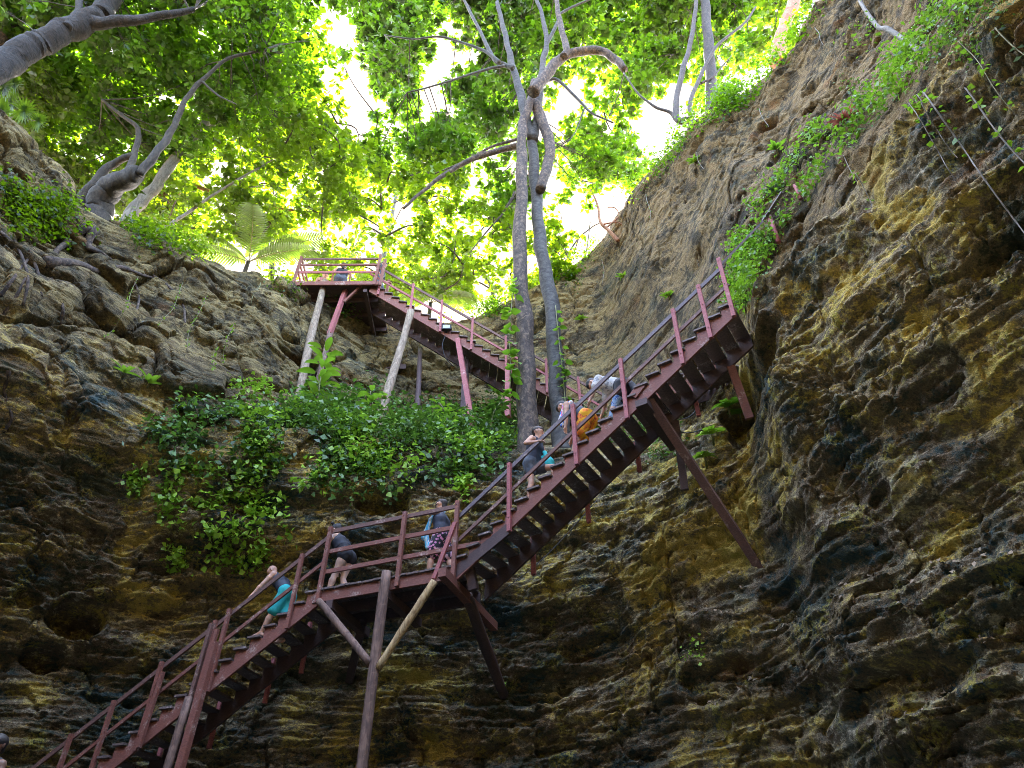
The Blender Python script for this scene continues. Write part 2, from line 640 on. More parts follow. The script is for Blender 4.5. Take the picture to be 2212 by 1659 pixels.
def hit(u, v, off=0.0):
    """point of the displaced wall seen at a photo pixel, pulled `off` metres off the rock"""
    d = ray(u, v)
    h = math.hypot(d.x, d.y)
    phi = math.degrees(math.atan2(d.x, d.y))
    rr = np.arange(4, 30, .02)
    z = rr / h * d.z
    w = wall_R(np.full(rr.shape, phi), z)
    k = np.argmax(rr >= w) if np.any(rr >= w) else len(rr) - 1
    r = rr[k] - off
    return Vector(d * (r / h))


def wall_at(x, y, z, off=0.0):
    """nearest wall point at that azimuth and height"""
    phi = math.degrees(math.atan2(x, y))
    r = float(wall_R(np.array([phi]), np.array([z]))[0]) - off
    a = math.radians(phi)
    return Vector((r * math.sin(a), r * math.cos(a), z))


def build_cliff():
    ang = np.radians(PHI)
    top = []
    # rounded lip and a strip of the plateau
    for k, (dr, dz) in enumerate(((.25, .12), (.7, .22), (1.4, .25), (2.4, .2))):
        r = RR[:, -1] + dr + .1 * pn(PHI * .9, PHI * 0 + k, PHI * 0)
        z = ZZ[:, -1] + dz + .1 * pn(PHI * .7, PHI * 0 + k + 9, PHI * 0)
        top.append((r, z))
    Rx = np.concatenate([RR] + [t[0][:, None] for t in top], 1)
    Zx = np.concatenate([ZZ] + [t[1][:, None] for t in top], 1)
    n = Rx.shape[1]
    V = np.stack([Rx * np.sin(ang)[:, None], Rx * np.cos(ang)[:, None], Zx], -1).reshape(-1, 3)
    i = np.arange(NP_)[:, None]
    j = np.arange(n - 1)[None, :]
    i2 = (i + 1) % NP_
    F = np.stack([i * n + j, i * n + j + 1, i2 * n + j + 1, i2 * n + j], -1).reshape(-1, 4)
    me = np_mesh("cliff", V, F)
    o = link_mesh("cliff", me, rock_material(), None, True)
    tag(o, "tall weathered limestone cliff wall of the sinkhole, yellow and dark green", "cliff", kind="structure")
    # plateau round the opening
    rg = [0, .8, 3, 8, 20, 60, 200]
    r0, z0 = Rx[:, -1] - .3, Zx[:, -1] - .08
    st = list(range(0, NF, 6)) + list(range(NF, NP_))
    V, m = [], len(st)
    for q in rg:
        zz = z0[st] + .35 * pn(PHI[st] * .05 * (1 + q * .05), PHI[st] * 0 + q, PHI[st] * 0) * (q > 0) + (0 if q < 8 else -.3)
        V.append(np.stack([(r0[st] + q) * np.sin(ang[st]), (r0[st] + q) * np.cos(ang[st]), zz], -1))
    V = np.concatenate(V)
    F = []
    for a in range(len(rg) - 1):
        for k in range(m):
            k2 = (k + 1) % m
            F.append((a * m + k, (a + 1) * m + k, (a + 1) * m + k2, a * m + k2))
    g = link_mesh("ground", np_mesh("ground", V, np.array(F)), simple_mat("leaf_litter_soil", (.10, .075, .04), .95, .4, 3.0), None, True)
    tag(g, kind="structure")
    # pool at the bottom
    mb = MB()
    k = 96
    mb.add([(24 * math.sin(2 * math.pi * q / k), 24 * math.cos(2 * math.pi * q / k), -1.7) for q in range(k)], [tuple(range(k - 1, -1, -1))])
    N = Nodes("dark_pool_water")
    N.base((.012, .035, .04))
    N.p.inputs["Roughness"].default_value = .04
    N.bump(N.noise(3, 3, .5, N.mapped((1, 1, 1))), .15, .03)
    tag(mb.build("water", N.m), kind="structure")


def rock_material():
    N = Nodes("limestone_rock")
    v = N.mapped((1, 1, 1))
    sep = N.n("ShaderNodeSeparateXYZ")
    N.l(v, sep.inputs[0])
    X, Z = sep.outputs[0], sep.outputs[2]
    n_big = N.noise(.30, 5, .55, v, .6)
    n_mid = N.noise(1.0, 8, .66, v, .4)
    n_str = N.noise(1.0, 7, .66, N.mapped((.55, .55, 3.0)), .5)
    n_streak = N.noise(1.0, 6, .68, N.mapped((2.6, 2.6, 10.5)), .6)
    n_blot = N.noise(3.6, 6, .68, v, .4)
    n_fine = N.noise(11, 5, .70, v)
    n_grit = N.noise(34, 3, .7, v)
    right = N.ramp(X, 2.0, 7.0)
    high = N.ramp(Z, 11.0, 15.0)
    hi_r = N.math('MULTIPLY', high, N.ramp(X, 1.5, 5.0))
    # pattern: thin streaks along the beds on the left, blotches on the right
    tex = N.n("ShaderNodeMix", data_type='FLOAT')
    N.l(right, tex.inputs[0])
    N.l(n_streak, tex.inputs[2])
    N.l(n_blot, tex.inputs[3])
    f = N.math('ADD', N.math('MULTIPLY', tex.outputs[0], .42), N.math('MULTIPLY', n_fine, .33))
    f = N.math('ADD', f, N.math('MULTIPLY', n_mid, .25))
    lift = N.math('ADD', N.math('MULTIPLY', N.math('SUBTRACT', n_big, .5), .30), N.math('MULTIPLY', N.math('SUBTRACT', n_str, .5), .25))
    lift = N.math('ADD', lift, N.math('MULTIPLY', high, .05))
    f = N.math('ADD', f, lift)
    # broad patches of different stone and growth, one to three metres across
    n_pa = N.noise(.42, 4, .55, N.mapped((1, 1, 1.3)), 1.2)
    n_pb = N.noise(.50, 4, .55, N.mapped((1, 1, 1.5)), 1.0)
    dark = N.mix(N.ramp(n_pb, .42, .58), (.070, .070, .038), (.042, .070, .068))
    brown = N.mix(N.ramp(n_pa, .40, .58), (.150, .108, .065), (.24, .178, .092))
    brown = N.mix(N.ramp(n_pb, .52, .64, 0, .7), brown, (.11, .115, .075))
    pale = N.mix(N.ramp(n_pa, .44, .56), (.48, .41, .28), (.56, .41, .10))
    pale = N.mix(high, pale, N.mix(hi_r, (.40, .30, .13), (.27, .18, .085)))  # paler low down, darker high up: light balance put into the stone colour
    g = N.math('ADD', f, N.math('MULTIPLY', N.math('SUBTRACT', n_pa, .52), .42))
    c = N.mix(N.ramp(g, .40, .48), dark, brown)
    c = N.mix(N.ramp(g, .505, .585), c, pale)
    # large clean faces of plain stone high on the left, brown high on the right, darkened in colour to offset the stronger light there
    hi_l = N.math('MULTIPLY', high, N.ramp(X, 2.0, -3.0))
    slab = N.math('MULTIPLY', hi_l, N.ramp(n_big, .36, .54, .1, .7))
    c = N.mix(slab, c, N.mix(N.ramp(n_str, .38, .62), (.085, .062, .026), (.19, .14, .060)))
    c = N.mix(N.math('MULTIPLY', hi_r, .5), c, N.mix(N.ramp(n_blot, .40, .60), (.050, .030, .014), (.17, .115, .050)))
    mott = N.math('MULTIPLY', high, N.ramp(N.math('ADD', N.math('MULTIPLY', n_mid, .6), N.math('MULTIPLY', n_blot, .4)), .50, .43, 0, .75))
    c = N.mix(mott, c, (.040, .032, .020))
    # rusty stains
    n_red = N.noise(.5, 6, .6, N.mapped((1, 1, 1.6)), .3)
    c = N.mix(N.ramp(n_red, .60, .72, 0, .65), c, (.22, .10, .035))
    # yellow-green moss
    n_moss = N.noise(1.6, 7, .66, v, .2)
    mz = N.math('MULTIPLY', N.ramp(Z, 14.5, 10.5), N.ramp(n_moss, .52, .63))
    mz = N.math('MULTIPLY', mz, N.ramp(n_fine, .44, .56))
    c = N.mix(N.math('MULTIPLY', mz, .6), c, (.44, .38, .06))
    # pale lime crust
    n_pale = N.noise(1.3, 9, .72, N.mapped((1, 1, 1.4)))
    c = N.mix(N.math('MULTIPLY', N.ramp(n_pale, .64, .72), N.ramp(n_fine, .45, .58)), c, (.40, .40, .36))
    # grit
    c = N.mix(N.ramp(n_grit, .34, .62, .5, 0), c, N.mix(.72, c, (.008, .008, .008)))
    N.base(c)
    N.p.inputs["Roughness"].default_value = .92
    N.p.inputs["Specular IOR Level"].default_value = .2
    h = N.math('ADD', N.math('MULTIPLY', n_fine, 1.0), N.math('MULTIPLY', n_grit, .3))
    h = N.math('ADD', h, N.math('MULTIPLY', tex.outputs[0], 1.3))
    N.bump(h, 1.0, .075)
    return N.m


build_cliff()
# ------------------------------------------------------------------ timber stairs and platforms
UP = Vector((0, 0, 1))


def V3(x, y, z=0.0):
    return Vector((x, y, z))


class Flight:
    """stair flight: P0 = foot of the first riser at the near string, d = plan direction of climbing, w = plan direction away from the viewer"""

    def __init__(self, P0, d, n, run, rise, width):
        self.P0, self.d, self.n, self.run, self.rise, self.width = Vector(P0), Vector(d).normalized(), n, run, rise, width
        w = Vector((-self.d.y, self.d.x, 0))
        self.w = w if w.y > 0 else -w

    def pt(self, s, w=0.0, h=0.0):
        """point at distance s along the plan, on the nosing line, w across, h above it"""
        return self.P0 + self.d * s + self.w * w + UP * (s / self.run * self.rise + h)

    def tread(self, i, w=.5, f=.5):
        """top of tread i (0 = first)"""
        return self.P0 + self.d * ((i + f) * self.run) + self.w * w + UP * ((i + 1) * self.rise)


def build_flight(root, fl, mats, posts, top_h, mid_h, ext=(0, 0), post_low=.34, far_posts=(), rails=True, cleat=True, lit=(0, 1)):
    o = root.location
    n, run, rise, W = fl.n, fl.run, fl.rise, fl.width
    sl = math.hypot(run, rise)
    depth = .30 / (run / sl)
    rnd = random.Random(n)
    for side, w0, w1 in (("near", 0.0, .055), ("far", W - .055, W)):
        mb = MB(o)
        prof = [(0, -.02)]
        for i in range(n):
            prof += [(i * run + .012, (i + 1) * rise - .048), ((i + 1) * run - .012, (i + 1) * rise - .048)]
        prof += [(n * run, n * rise - depth), (.0, -depth)]
        if not cleat:
            prof = [(0, .0), (n * run, n * rise), (n * run, n * rise - depth), (0, -depth)]
        # the string is a board with triangular cleats on it
        board = [(0, -.07), (n * run, n * rise - .07), (n * run, n * rise - depth), (0, -depth)]
        mb.prism(board, fl.d, w0, w1, fl.P0, fl.w)
        for i in range(n):
            if cleat:
                mb.prism([(i * run + .015, i * rise - .068), ((i + 1) * run - .012, (i + 1) * rise - .068), ((i + 1) * run - .012, (i + 1) * rise - .048),
                          (i * run + .015, (i + 1) * rise - .048)], fl.d, w0 + .006, w1 - .006, fl.P0, fl.w)
        mb.build("stringer", M[mats['string']] if side == "near" else M['dark'], root)
    for i in range(n):
        mb = MB(o)
        j = rnd.uniform(-.012, .012)
        a = fl.P0 + fl.d * ((i + .46) * run + j) + UP * ((i + 1) * rise - .022)
        mb.beam(a - fl.w * (.055 + rnd.uniform(0, .02)), a + fl.w * (W + .05) + UP * rnd.uniform(-.008, .008), run * 1.02, .046, fl.d + UP * rnd.uniform(-.02, .02))
        mb.build("tread", M['tread'], root)
    if not rails:
        return
    for s, hh in posts:
        mb = MB(o)
        b = fl.pt(s, -.05, -post_low + rnd.uniform(-.04, .04))
        t = fl.pt(s + rnd.uniform(-.02, .02), -.05, hh + .035)
        mb.beam(b, t, .085, .075, fl.d)
        # bolt heads
        for h in (hh - .06, mid_h, -.12):
            p = fl.pt(s, -.09, h)
            mb.beam(p, p - fl.w * .012, .022, .022, fl.d)
        mb.build("post", M[mats['post']], root)
    for hh, key, wd in ((top_h, mats['rail'], .10), (mid_h, mats['mid'], .085)):
        knots = [posts[0][0] - ext[0]] + [p[0] for p in posts[1:-1:2]] + [posts[-1][0] + ext[1]]
        mb = MB(o)
        for a, b in zip(knots[:-1], knots[1:]):
            hb = hh + rnd.uniform(-.015, .015)
            mb.beam(fl.pt(a - .02, .012, hb), fl.pt(b + .02, .012 + rnd.uniform(0, .006), hb), .042, wd, fl.w)
        mb.build("handrail" if hh == top_h else "mid_rail", M[key], root)
    for s, lo, hi in far_posts:
        mb = MB(o)
        mb.beam(fl.pt(s, W + .05, lo), fl.pt(s, W + .05, hi), .085, .075, fl.d)
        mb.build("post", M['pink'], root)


def pole(root, pts, r, mat, seed=0, seg=10, square=False):
    mb = MB(root.location)
    if square:
        a, b = Vector(pts[0]), Vector(pts[-1])
        mb.beam(a, b, r * 2, r * 1.7, V3(.9, -.3, 0))
        mb.build("support_post", M[mat], root)
    else:
        n = 14
        P = spline(pts, n)
        rs = r if isinstance(r, (list, tuple)) else (r, r * .85)
        rr = [rs[0] + (rs[1] - rs[0]) * i / (n - 1) for i in range(n)]
        mb.tube(P, rr, seg, .10, seed)
        mb.build("support_pole", M[mat], root, True)


# --- landing B and the flights that meet it
ZB = 7.44
B0, B1 = V3(-4.30, 15.58, ZB), V3(-1.185, 14.42, ZB)
dB = (B1 - B0).normalized()
wB = V3(-dB.y, dB.x)
BW = 1.35
dA = V3(.848, -.530)
A = Flight(B1, dA, 23, .300, .182, 1.15)
th = R_(18.5)
dC = V3(math.cos(th), -math.sin(th))
C_RUN, C_RISE, C_N = .31, .2185, 27
C = Flight(B0 - dC * (C_RUN * C_N) - UP * (C_RISE * C_N), dC, C_N, C_RUN, C_RISE, 1.15)
LC = C_RUN * C_N
LA = A.n * A.run

rootB = empty("landing_platform", B0, "brown timber landing platform between the two lower flights, braced by a forked log", "platform", "timber platforms")
o = rootB.location
LB = (B1 - B0).length
rnd = random.Random(5)
k = 24
for i in range(k):
    mb = MB(o)
    s = LB * (i + .5) / k
    mb.beam(B0 + dB * s - wB * (.07 + rnd.uniform(0, .03)) - UP * (.02 + rnd.uniform(0, .006)), B0 + dB * s + wB * (BW + .05) - UP * .02, LB / k - .012, .045, dB)
    mb.build("deck_board", M['tread'], rootB)
for w, key in ((.0, 'red'), (BW - .04, 'dark'), (BW * .5, 'dark')):
    mb = MB(o)
    mb.beam(B0 - dB * .12 + wB * w - UP * .175, B1 + dB * .02 + wB * w - UP * .175, .06, .255, wB)
    mb.build("joist", M[key], rootB)
# cross beams carrying the deck
for s, l0, l1, dz in ((LB * .985, -.55, BW + 1.0, -.40), (LB * .10, -.04, BW + .3, -.40), (LB * .52, -.1, BW + .2, -.41)):
    mb = MB(o)
    mb.beam(B0 + dB * s + wB * l0 + UP * dz, B0 + dB * s + wB * l1 + UP * dz, .17, .19, dB)
    mb.build("cross_beam", M['dark' if s < LB * .9 else 'red'], rootB)
# railing: three rails
railh = 1.50
for s, lo in ((.05, -.34), (LB * .60, -.28), (LB - .02, -.36)):
    mb = MB(o)
    mb.beam(B0 + dB * s - wB * .075 + UP * lo, B0 + dB * (s + .01) - wB * .075 + UP * (railh + .05), .09, .08, dB)
    for h in (railh - .05, .95, .42):
        p = B0 + dB * s - wB * .115 + UP * h
        mb.beam(p, p - wB * .012, .024, .024, dB)
    mb.build("post", M['red'], rootB)
for h, e, key in ((railh - .04, 0, 'rail2'), (.93, 0, 'red'), (.42, .95, 'red')):
    mb = MB(o)
    mb.beam(B0 + dB * .02 - wB * .012 + UP * h, B0 + dB * (LB + e) - wB * .012 + UP * h, .045, .10, wB)
    mb.build("handrail" if h > 1.2 else "mid_rail", M[key], rootB)
# raking brace beside the corner post
mb = MB(o)
mb.beam(B0 + dB * (LB - .42) - wB * .16 - UP * .30, B0 + dB * (LB - .02) - wB * .125 + UP * .98, .09, .06, dB)
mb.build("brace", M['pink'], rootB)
# forked log
p_top = B0 + dB * (LB * .53) - wB * .17 + UP * .05
jn = p_top + V3(-.02, -.02, -2.05)
pole(rootB, [p_top, jn, V3(p_top.x - .02, p_top.y + .05, -1.9)], (.105, .11), 'logdark', 3, 12)
pole(rootB, [B0 + dB * .12 - wB * .12 - UP * .32, jn + V3(-.07, -.02, .05)], (.075, .085), 'logdark', 4)
pole(rootB, [B0 + dB * (LB - .42) - wB * .12 - UP * .34, jn + V3(.07, -.02, -.05)], (.085, .075), 'logpale', 5)
# rear posts
pole(rootB, [B0 + dB * .45 + wB * 1.25 - UP * .3, hit(756, 1462) - UP * .1], .09, 'dark', square=True)
q = hit(1088, 1492)
pole(rootB, [B1 - dB * .05 + wB * .75 - UP * .35, q - V3(0, 0, .1)], (.13, .12), 'dark', 6)

rootC = empty("staircase", C.P0, "dark red lower staircase climbing from the bottom left corner to the landing", "staircase", "timber staircases")
posts = [(LC - x, h) for x, h in ((7.6, 1.38), (6.6, 1.38), (5.6, 1.38), (4.72, 1.38), (3.72, 1.42), (2.55, 1.40), (2.28, 1.42), (.62, 1.36))]
build_flight(rootC, C, dict(string='red', post='red', rail='rail2', mid='red'), posts, 1.36, .70, (0, .6), .40,
             far_posts=[(LC - .9, -.7, .5), (LC - 1.7, -.7, .3), (LC - 2.9, -.7, .3), (LC - 4.2, -.6, .5), (LC - 5.2, -.6, .4)])
# doubled posts beside the flight, and the pair of struts that carries it
for s, lo, hi, key in ((LC - 3.58, -.48, 1.05, 'red'), (LC - 2.42, .45, 1.05, 'red'), (LC - 2.62, -.55, 1.36, 'rail2')):
    mb = MB(rootC.location)
    mb.beam(C.pt(s, -.13, lo), C.pt(s + .03, -.13, hi), .085, .07, C.d)
    mb.build("post", M[key], rootC)
a = C.pt(LC - 2.36, -.14, .72)
pole(rootC, [a, V3(a.x - .06, a.y - .05, -1.9)], .08, 'red', square=True)
a = C.pt(LC - 2.62, -.16, -.25)
pole(rootC, [a, V3(a.x - .20, a.y - .08, -1.9)], (.085, .105), 'logdark', 9)
rootA = empty("staircase", A.P0, "long middle staircase with pinkish posts climbing from the landing to the right rock wall", "staircase", "timber staircases")
posts = [(1.36, 1.24), (2.90, 1.22), (4.30, 1.20), (5.55, 1.20), (6.22, 1.2), (7.12, 1.52)]
posts = [(1.36, 1.24), (3.02, 1.20), (4.25, 1.20), (5.62, 1.20), (6.30, 1.20), (6.86, 1.40)]
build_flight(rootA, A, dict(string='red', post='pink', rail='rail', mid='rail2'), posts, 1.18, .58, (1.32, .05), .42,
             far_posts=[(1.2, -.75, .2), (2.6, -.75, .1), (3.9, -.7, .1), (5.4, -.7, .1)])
# joint plate and the raking strut to the right wall
a = A.pt(4.72, .12, -.30)
q = hit(1638, 1222)
mb = MB(rootA.location)
mb.beam(a, q + (q - a).normalized() * .1, .17, .14, A.d)
mb.build("strut", M['rail2'], rootA)
mb = MB(rootA.location)
mb.beam(A.pt(4.62, -.12, -.42), A.pt(4.62, A.width + .55, -.42), .26, .16, A.d)
mb.build("cross_beam", M['dark'], rootA)
mb = MB(rootA.location)
mb.beam(A.pt(4.42, -.02, .0), A.pt(4.66, -.02, .08), .05, .2, A.w)
mb.build("cleat_block", M['red'], rootA)
a = A.pt(4.9, 1.1, -.4)
pole(rootA, [a, a + V3(.05, .4, -1.5)], .075, 'dark', square=True)
a = A.pt(6.35, 1.0, -.45)
pole(rootA, [a, a + V3(.25, .35, -1.15)], .085, 'red', square=True)
a = A.pt(.25, .15, -.2)
pole(rootA, [a, V3(a.x + .1, a.y + .1, ZB - .5)], .09, 'dark', square=True)
# small foot-boards where the flight meets the landing
mb = MB(rootA.location)
mb.beam(A.pt(-.15, .02, -.12), A.pt(1.35, .02, -.30), .05, .26, A.w)
mb.build("side_board", M['dark'], rootA)

# --- the flight hidden behind, running down the wall to the head of the middle flight
F0, F1 = V3(4.75, 12.9, 11.75), V3(3.4, 18.7, 15.35)
dF = (V3(F1.x, F1.y) - V3(F0.x, F0.y)).normalized()
nF = 20
Fl = Flight(F0, dF, nF, (V3(F1.x, F1.y) - V3(F0.x, F0.y)).length / nF, (F1.z - F0.z) / nF, 1.1)
Fl.w = V3(dF.y, -dF.x)
rootF = empty("staircase", F0, "short staircase half hidden under the middle flight, against the rock hollow on the right", "staircase", "timber staircases")
build_flight(rootF, Fl, dict(string='red', post='pink', rail='rail2', mid='pink'), [], 1.1, .5, rails=False)

# --- top flight D and platform E
DT, DB_ = at(800, 615.7, 19.3), at(1094.6, 787, 19.8)
dd = V3(DT.x - DB_.x, DT.y - DB_.y)
nD = 18
runD, riseD = dd.length / nD, (DT.z - DB_.z) / nD
dD = dd.normalized()
extra = 11
D = Flight(DB_ - dD * (runD * extra) - UP * (riseD * extra), dD, nD + extra, runD, riseD, 1.2)
LD = D.n * D.run
rootD = empty("staircase", D.P0, "upper staircase with light red rails descending from the high platform behind the trees", "staircase", "timber staircases")
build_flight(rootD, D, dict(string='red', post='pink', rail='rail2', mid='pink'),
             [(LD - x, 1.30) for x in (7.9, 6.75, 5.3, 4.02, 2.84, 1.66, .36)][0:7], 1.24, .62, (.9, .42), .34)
mb = MB(rootD.location)
e0 = D.P0
mb.beam(e0 + V3(.55, -.1, -.06), e0 + V3(.55, 1.4, -.06), 1.3, .08, V3(1, 0, 0))
mb.build("deck_board", M['tread'], rootD)
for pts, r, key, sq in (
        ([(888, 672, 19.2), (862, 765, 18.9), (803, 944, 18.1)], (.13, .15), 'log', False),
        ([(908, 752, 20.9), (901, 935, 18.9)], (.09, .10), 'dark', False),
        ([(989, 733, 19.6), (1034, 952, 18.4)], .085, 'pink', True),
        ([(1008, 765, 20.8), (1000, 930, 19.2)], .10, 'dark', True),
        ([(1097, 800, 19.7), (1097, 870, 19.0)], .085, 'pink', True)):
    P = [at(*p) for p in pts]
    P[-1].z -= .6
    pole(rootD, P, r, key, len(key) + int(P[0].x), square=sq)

EZ = DT.z
EX0, EX1 = at(622, 606, 19.1).x, DT.x + .35
EY0, EY1 = 19.15, 22.4
rootE = empty("viewing_platform", (EX0, EY0, EZ), "high red timber platform with a railing at the top left rim of the sinkhole", "platform", "timber platforms")
o = rootE.location
for i in range(16):
    mb = MB(o)
    y = EY0 + (EY1 - EY0) * (i + .5) / 16
    mb.beam((EX0 - .15, y, EZ - .025), (EX1, y, EZ - .025), (EY1 - EY0) / 16 - .012, .05, (0, 1, 0))
    mb.build("deck_board", M['dark'], rootE)
mb = MB(o)
mb.beam((EX0 - .35, EY0 - .03, EZ - .13), (EX1, EY0 - .03, EZ - .10), .06, .20, (0, 1, 0))
mb.build("joist", M['red'], rootE)
for y in (EY0 + .8, EY0 + 1.6, EY0 + 2.4):
    mb = MB(o)
    mb.beam((EX0 - .1, y, EZ - .17), (EX1, y, EZ - .17), .07, .22, (0, 1, 0))
    mb.build("joist", M['dark'], rootE)
for x in (EX0 + .1, EX1 - .5):
    mb = MB(o)
    mb.beam((x, EY0 + .1, EZ - .36), (x, EY1, EZ - .36), .14, .16, (1, 0, 0))
    mb.build("cross_beam", M['dark'], rootE)
for x, y, h in ((EX0 + .28, EY0, 1.42), (EX1 - .10, EY0, 1.55), (EX1 + .12, EY0 + .02, 1.30), (EX1 + .1, EY0 + 1.2, 1.4), (EX0 + .28, EY1 - .2, 1.4), (EX0 + .28, EY0 + 1.6, 1.4), (EX1 - .2, EY1 - .1, 1.4)):
    mb = MB(o)
    mb.beam((x - .04, y - .07, EZ - .25), (x, y - .07, EZ + h), .10, .09, (1, 0, 0))
    mb.build("post", M['red'], rootE)
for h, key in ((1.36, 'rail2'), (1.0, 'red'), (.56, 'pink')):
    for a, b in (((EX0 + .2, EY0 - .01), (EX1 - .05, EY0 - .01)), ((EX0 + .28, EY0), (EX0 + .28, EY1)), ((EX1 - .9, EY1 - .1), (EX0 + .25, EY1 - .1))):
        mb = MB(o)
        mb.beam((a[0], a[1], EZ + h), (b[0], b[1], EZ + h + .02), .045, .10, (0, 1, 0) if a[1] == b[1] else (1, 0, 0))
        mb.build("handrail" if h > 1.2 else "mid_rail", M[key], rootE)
for pts, r, key, sq in (
        ([(702, 607, 19.5), (668, 745, 18.9), (641, 893, 18.2)], (.125, .15), 'log', False),
        ([(752, 612, 19.6), (712, 722, 19.2)], .085, 'pink', True),
        ([(714, 716, 19.25), (655, 950, 18.0)], (.10, .11), 'logdark', False)):
    P = [at(*p) for p in pts]
    if P[-1].z < 17:
        P[-1].z -= .6
    pole(rootE, P, r, key, int(abs(P[0].x) * 7), square=sq)
mb = MB(o)
mb.beam(at(744, 652, 19.45), at(786, 612, 19.3), .09, .09, (0, 1, 0))
mb.build("brace", M['red'], rootE)
# crude retaining boards under the platform
for i in range(4):
    mb = MB(o)
    z = EZ - .7 - .42 * i
    mb.beam((EX0 + 1.2, EY1 - .7, z), (EX1 + .5 + .15 * i, EY1 - .6, z), .06, .36, (0, 1, 0))
    mb.build("retaining_board", M['dark'], rootE)

# --- lower boarding deck at the foot of the stairs (its visitor shows in the corner of the photo)
PK = atz(8, 1592, 3.15)
G0 = V3(PK.x, PK.y, 1.34)
rootG = empty("boarding_platform", G0, "timber deck at the foot of the stairs", "platform", "timber platforms")
for i in range(12):
    mb = MB(G0)
    mb.beam(G0 + V3(-1.5 + .25 * i, -1.1, -.03), G0 + V3(-1.5 + .25 * i, 3.6, -.03), .235, .05, (1, 0, 0))
    mb.build("deck_board", M['tread'], rootG)
for x, y in ((-1.4, -1), (1.2, -1), (-1.4, 3.4), (1.2, 3.4)):
    mb = MB(G0)
    mb.beam(G0 + V3(x, y, -.06), G0 + V3(x, y, -3.4), .14, .14, (1, 0, 0))
    mb.build("support_post", M['dark'], rootG)

# --- railing along the ledge on the right wall, half buried in vines
L0 = A.pt(6.86, -.03, .0)
LP = [V3(L0.x, L0.y, 12.75)] + [hit(u, v, .15) for u, v in ((1665, 500), (1700, 420))]
rootL = empty("ledge_railing", LP[0], "pink posts and dark rail half buried in the ivy of the right ledge", "railing")
for (u, v), (u2, v2) in (((1652, 440), (1680, 518)), ((1712, 385), (1728, 425))):
    a, b = hit(u2, v2, .30), None
    ln = .95 if u == 1652 else .5
    mb = MB(LP[0])
    mb.tube([a - UP * .1, a + UP * ln], .065 if u == 1652 else .05, 10)
    mb.build("post", M['pink'], rootL, True)
mb = MB(LP[0])
rl = [A.pt(6.86, -.02, 1.25)] + [hit(u, v, .40) for u, v in ((1648, 478), (1690, 415))]
for a, b in zip(rl[:-1], rl[1:]):
    mb.beam(a, b, .05, .08, UP)
mb.build("handrail", M['rail'], rootL)
# ------------------------------------------------------------------ foliage
M['canopy'] = leaf_mat("canopy_leaves", (.006, .018, .002), (.026, .056, .005), (.21, .42, .006), .42)
M['canopy_dark'] = leaf_mat("dark_canopy_leaves", (.005, .014, .002), (.016, .040, .005), (.13, .29, .006), .36)
M['canopy_gold'] = leaf_mat("yellow_green_leaves", (.012, .028, .002), (.040, .072, .005), (.28, .46, .006), .44)
M['ivy'] = leaf_mat("ivy_leaves", (.035, .085, .010), (.13, .26, .02), (.30, .58, .03), .32)
M['cover'] = leaf_mat("undergrowth_leaves", (.022, .046, .014), (.10, .20, .03), (.18, .36, .035), .25)
M['cover_bright'] = leaf_mat("bright_creeper_leaves", (.13, .24, .015), (.30, .46, .03), (.35, .62, .04), .30)
M['strap'] = leaf_mat("grey_green_strap_leaves", (.05, .085, .06), (.13, .18, .14), (.12, .2, .08), .15, .35)
M['palm'] = leaf_mat("palm_leaves", (.012, .04, .005), (.035, .08, .008), (.16, .28, .01), .35)
M['redleaf'] = leaf_mat("reddish_leaves", (.12, .035, .03), (.28, .085, .07), (.4, .12, .08), .3)
M['stem'] = simple_mat("green_brown_stem", (.16, .15, .07), .8, .3)
M['palebark'] = bark_mat("pale_bark", (.10, .085, .068), (.21, .185, .15), (4, 4, 1.5), 0, .02)
M['bark_brown'] = bark_mat("flaking_brown_bark", (.034, .020, .013), (.115, .075, .048), (5, 5, 2.2), .55, .05)
M['bark_grey'] = bark_mat("smooth_grey_bark", (.024, .020, .017), (.068, .059, .050), (2.5, 2.5, 4), .12, .012)
M['bark_ridge'] = bark_mat("deeply_ridged_bark", (.008, .006, .005), (.032, .023, .019), (6, 2.2, 6), 0, .07)
M['bark_dark'] = bark_mat("dark_branch_bark", (.030, .022, .017), (.075, .057, .044), (4, 4, 3), .2, .02)
M['bark_red'] = bark_mat("copper_red_bark", (.20, .075, .03), (.32, .16, .085), (3, 3, 3), .2, .015)
M['bark_tan'] = bark_mat("tan_bark", (.024, .017, .012), (.060, .045, .032), (5, 5, 2), .3, .02)


def leaf_quads(C, size, rs, tilt=.75, ratio=.5, heading=None, up=None):
    """one folded rhombic leaf per centre; returns V, F"""
    n = len(C)
    nrm = rs.normal(size=(n, 3)) * tilt
    nrm += np.array([0, 0, 1.0]) if up is None else up
    nrm /= np.linalg.norm(nrm, axis=1)[:, None]
    h = rs.normal(size=(n, 3)) if heading is None else heading + rs.normal(size=(n, 3)) * .4
    h = h - nrm * np.sum(h * nrm, 1)[:, None]
    h /= np.linalg.norm(h, axis=1)[:, None] + 1e-9
    s = np.cross(nrm, h)
    L = np.asarray(size).reshape(-1, 1) * np.ones((n, 1))
    W = L * ratio * .5 * (1 + .25 * rs.normal(size=(n, 1)))
    fold = nrm * W * .35
    b = C - h * L * .5
    t = C + h * L * .5 - nrm * L * .10
    m = C - h * L * .06
    l = m + s * W + fold
    r = m - s * W + fold
    V = np.stack([b, l, t, r], 1).reshape(-1, 3)
    F = np.arange(4 * n).reshape(n, 4)
    return V, F


def quads_mesh(name, parts, mat, parent=None, origin=(0, 0, 0)):
    V, F, k = [], [], 0
    for v, f in parts:
        V.append(v)
        F.append(f + k)
        k += len(v)
    V = np.concatenate(V) - np.array(tuple(origin))
    return link_mesh(name, np_mesh(name, V, np.concatenate(F)), mat, parent)


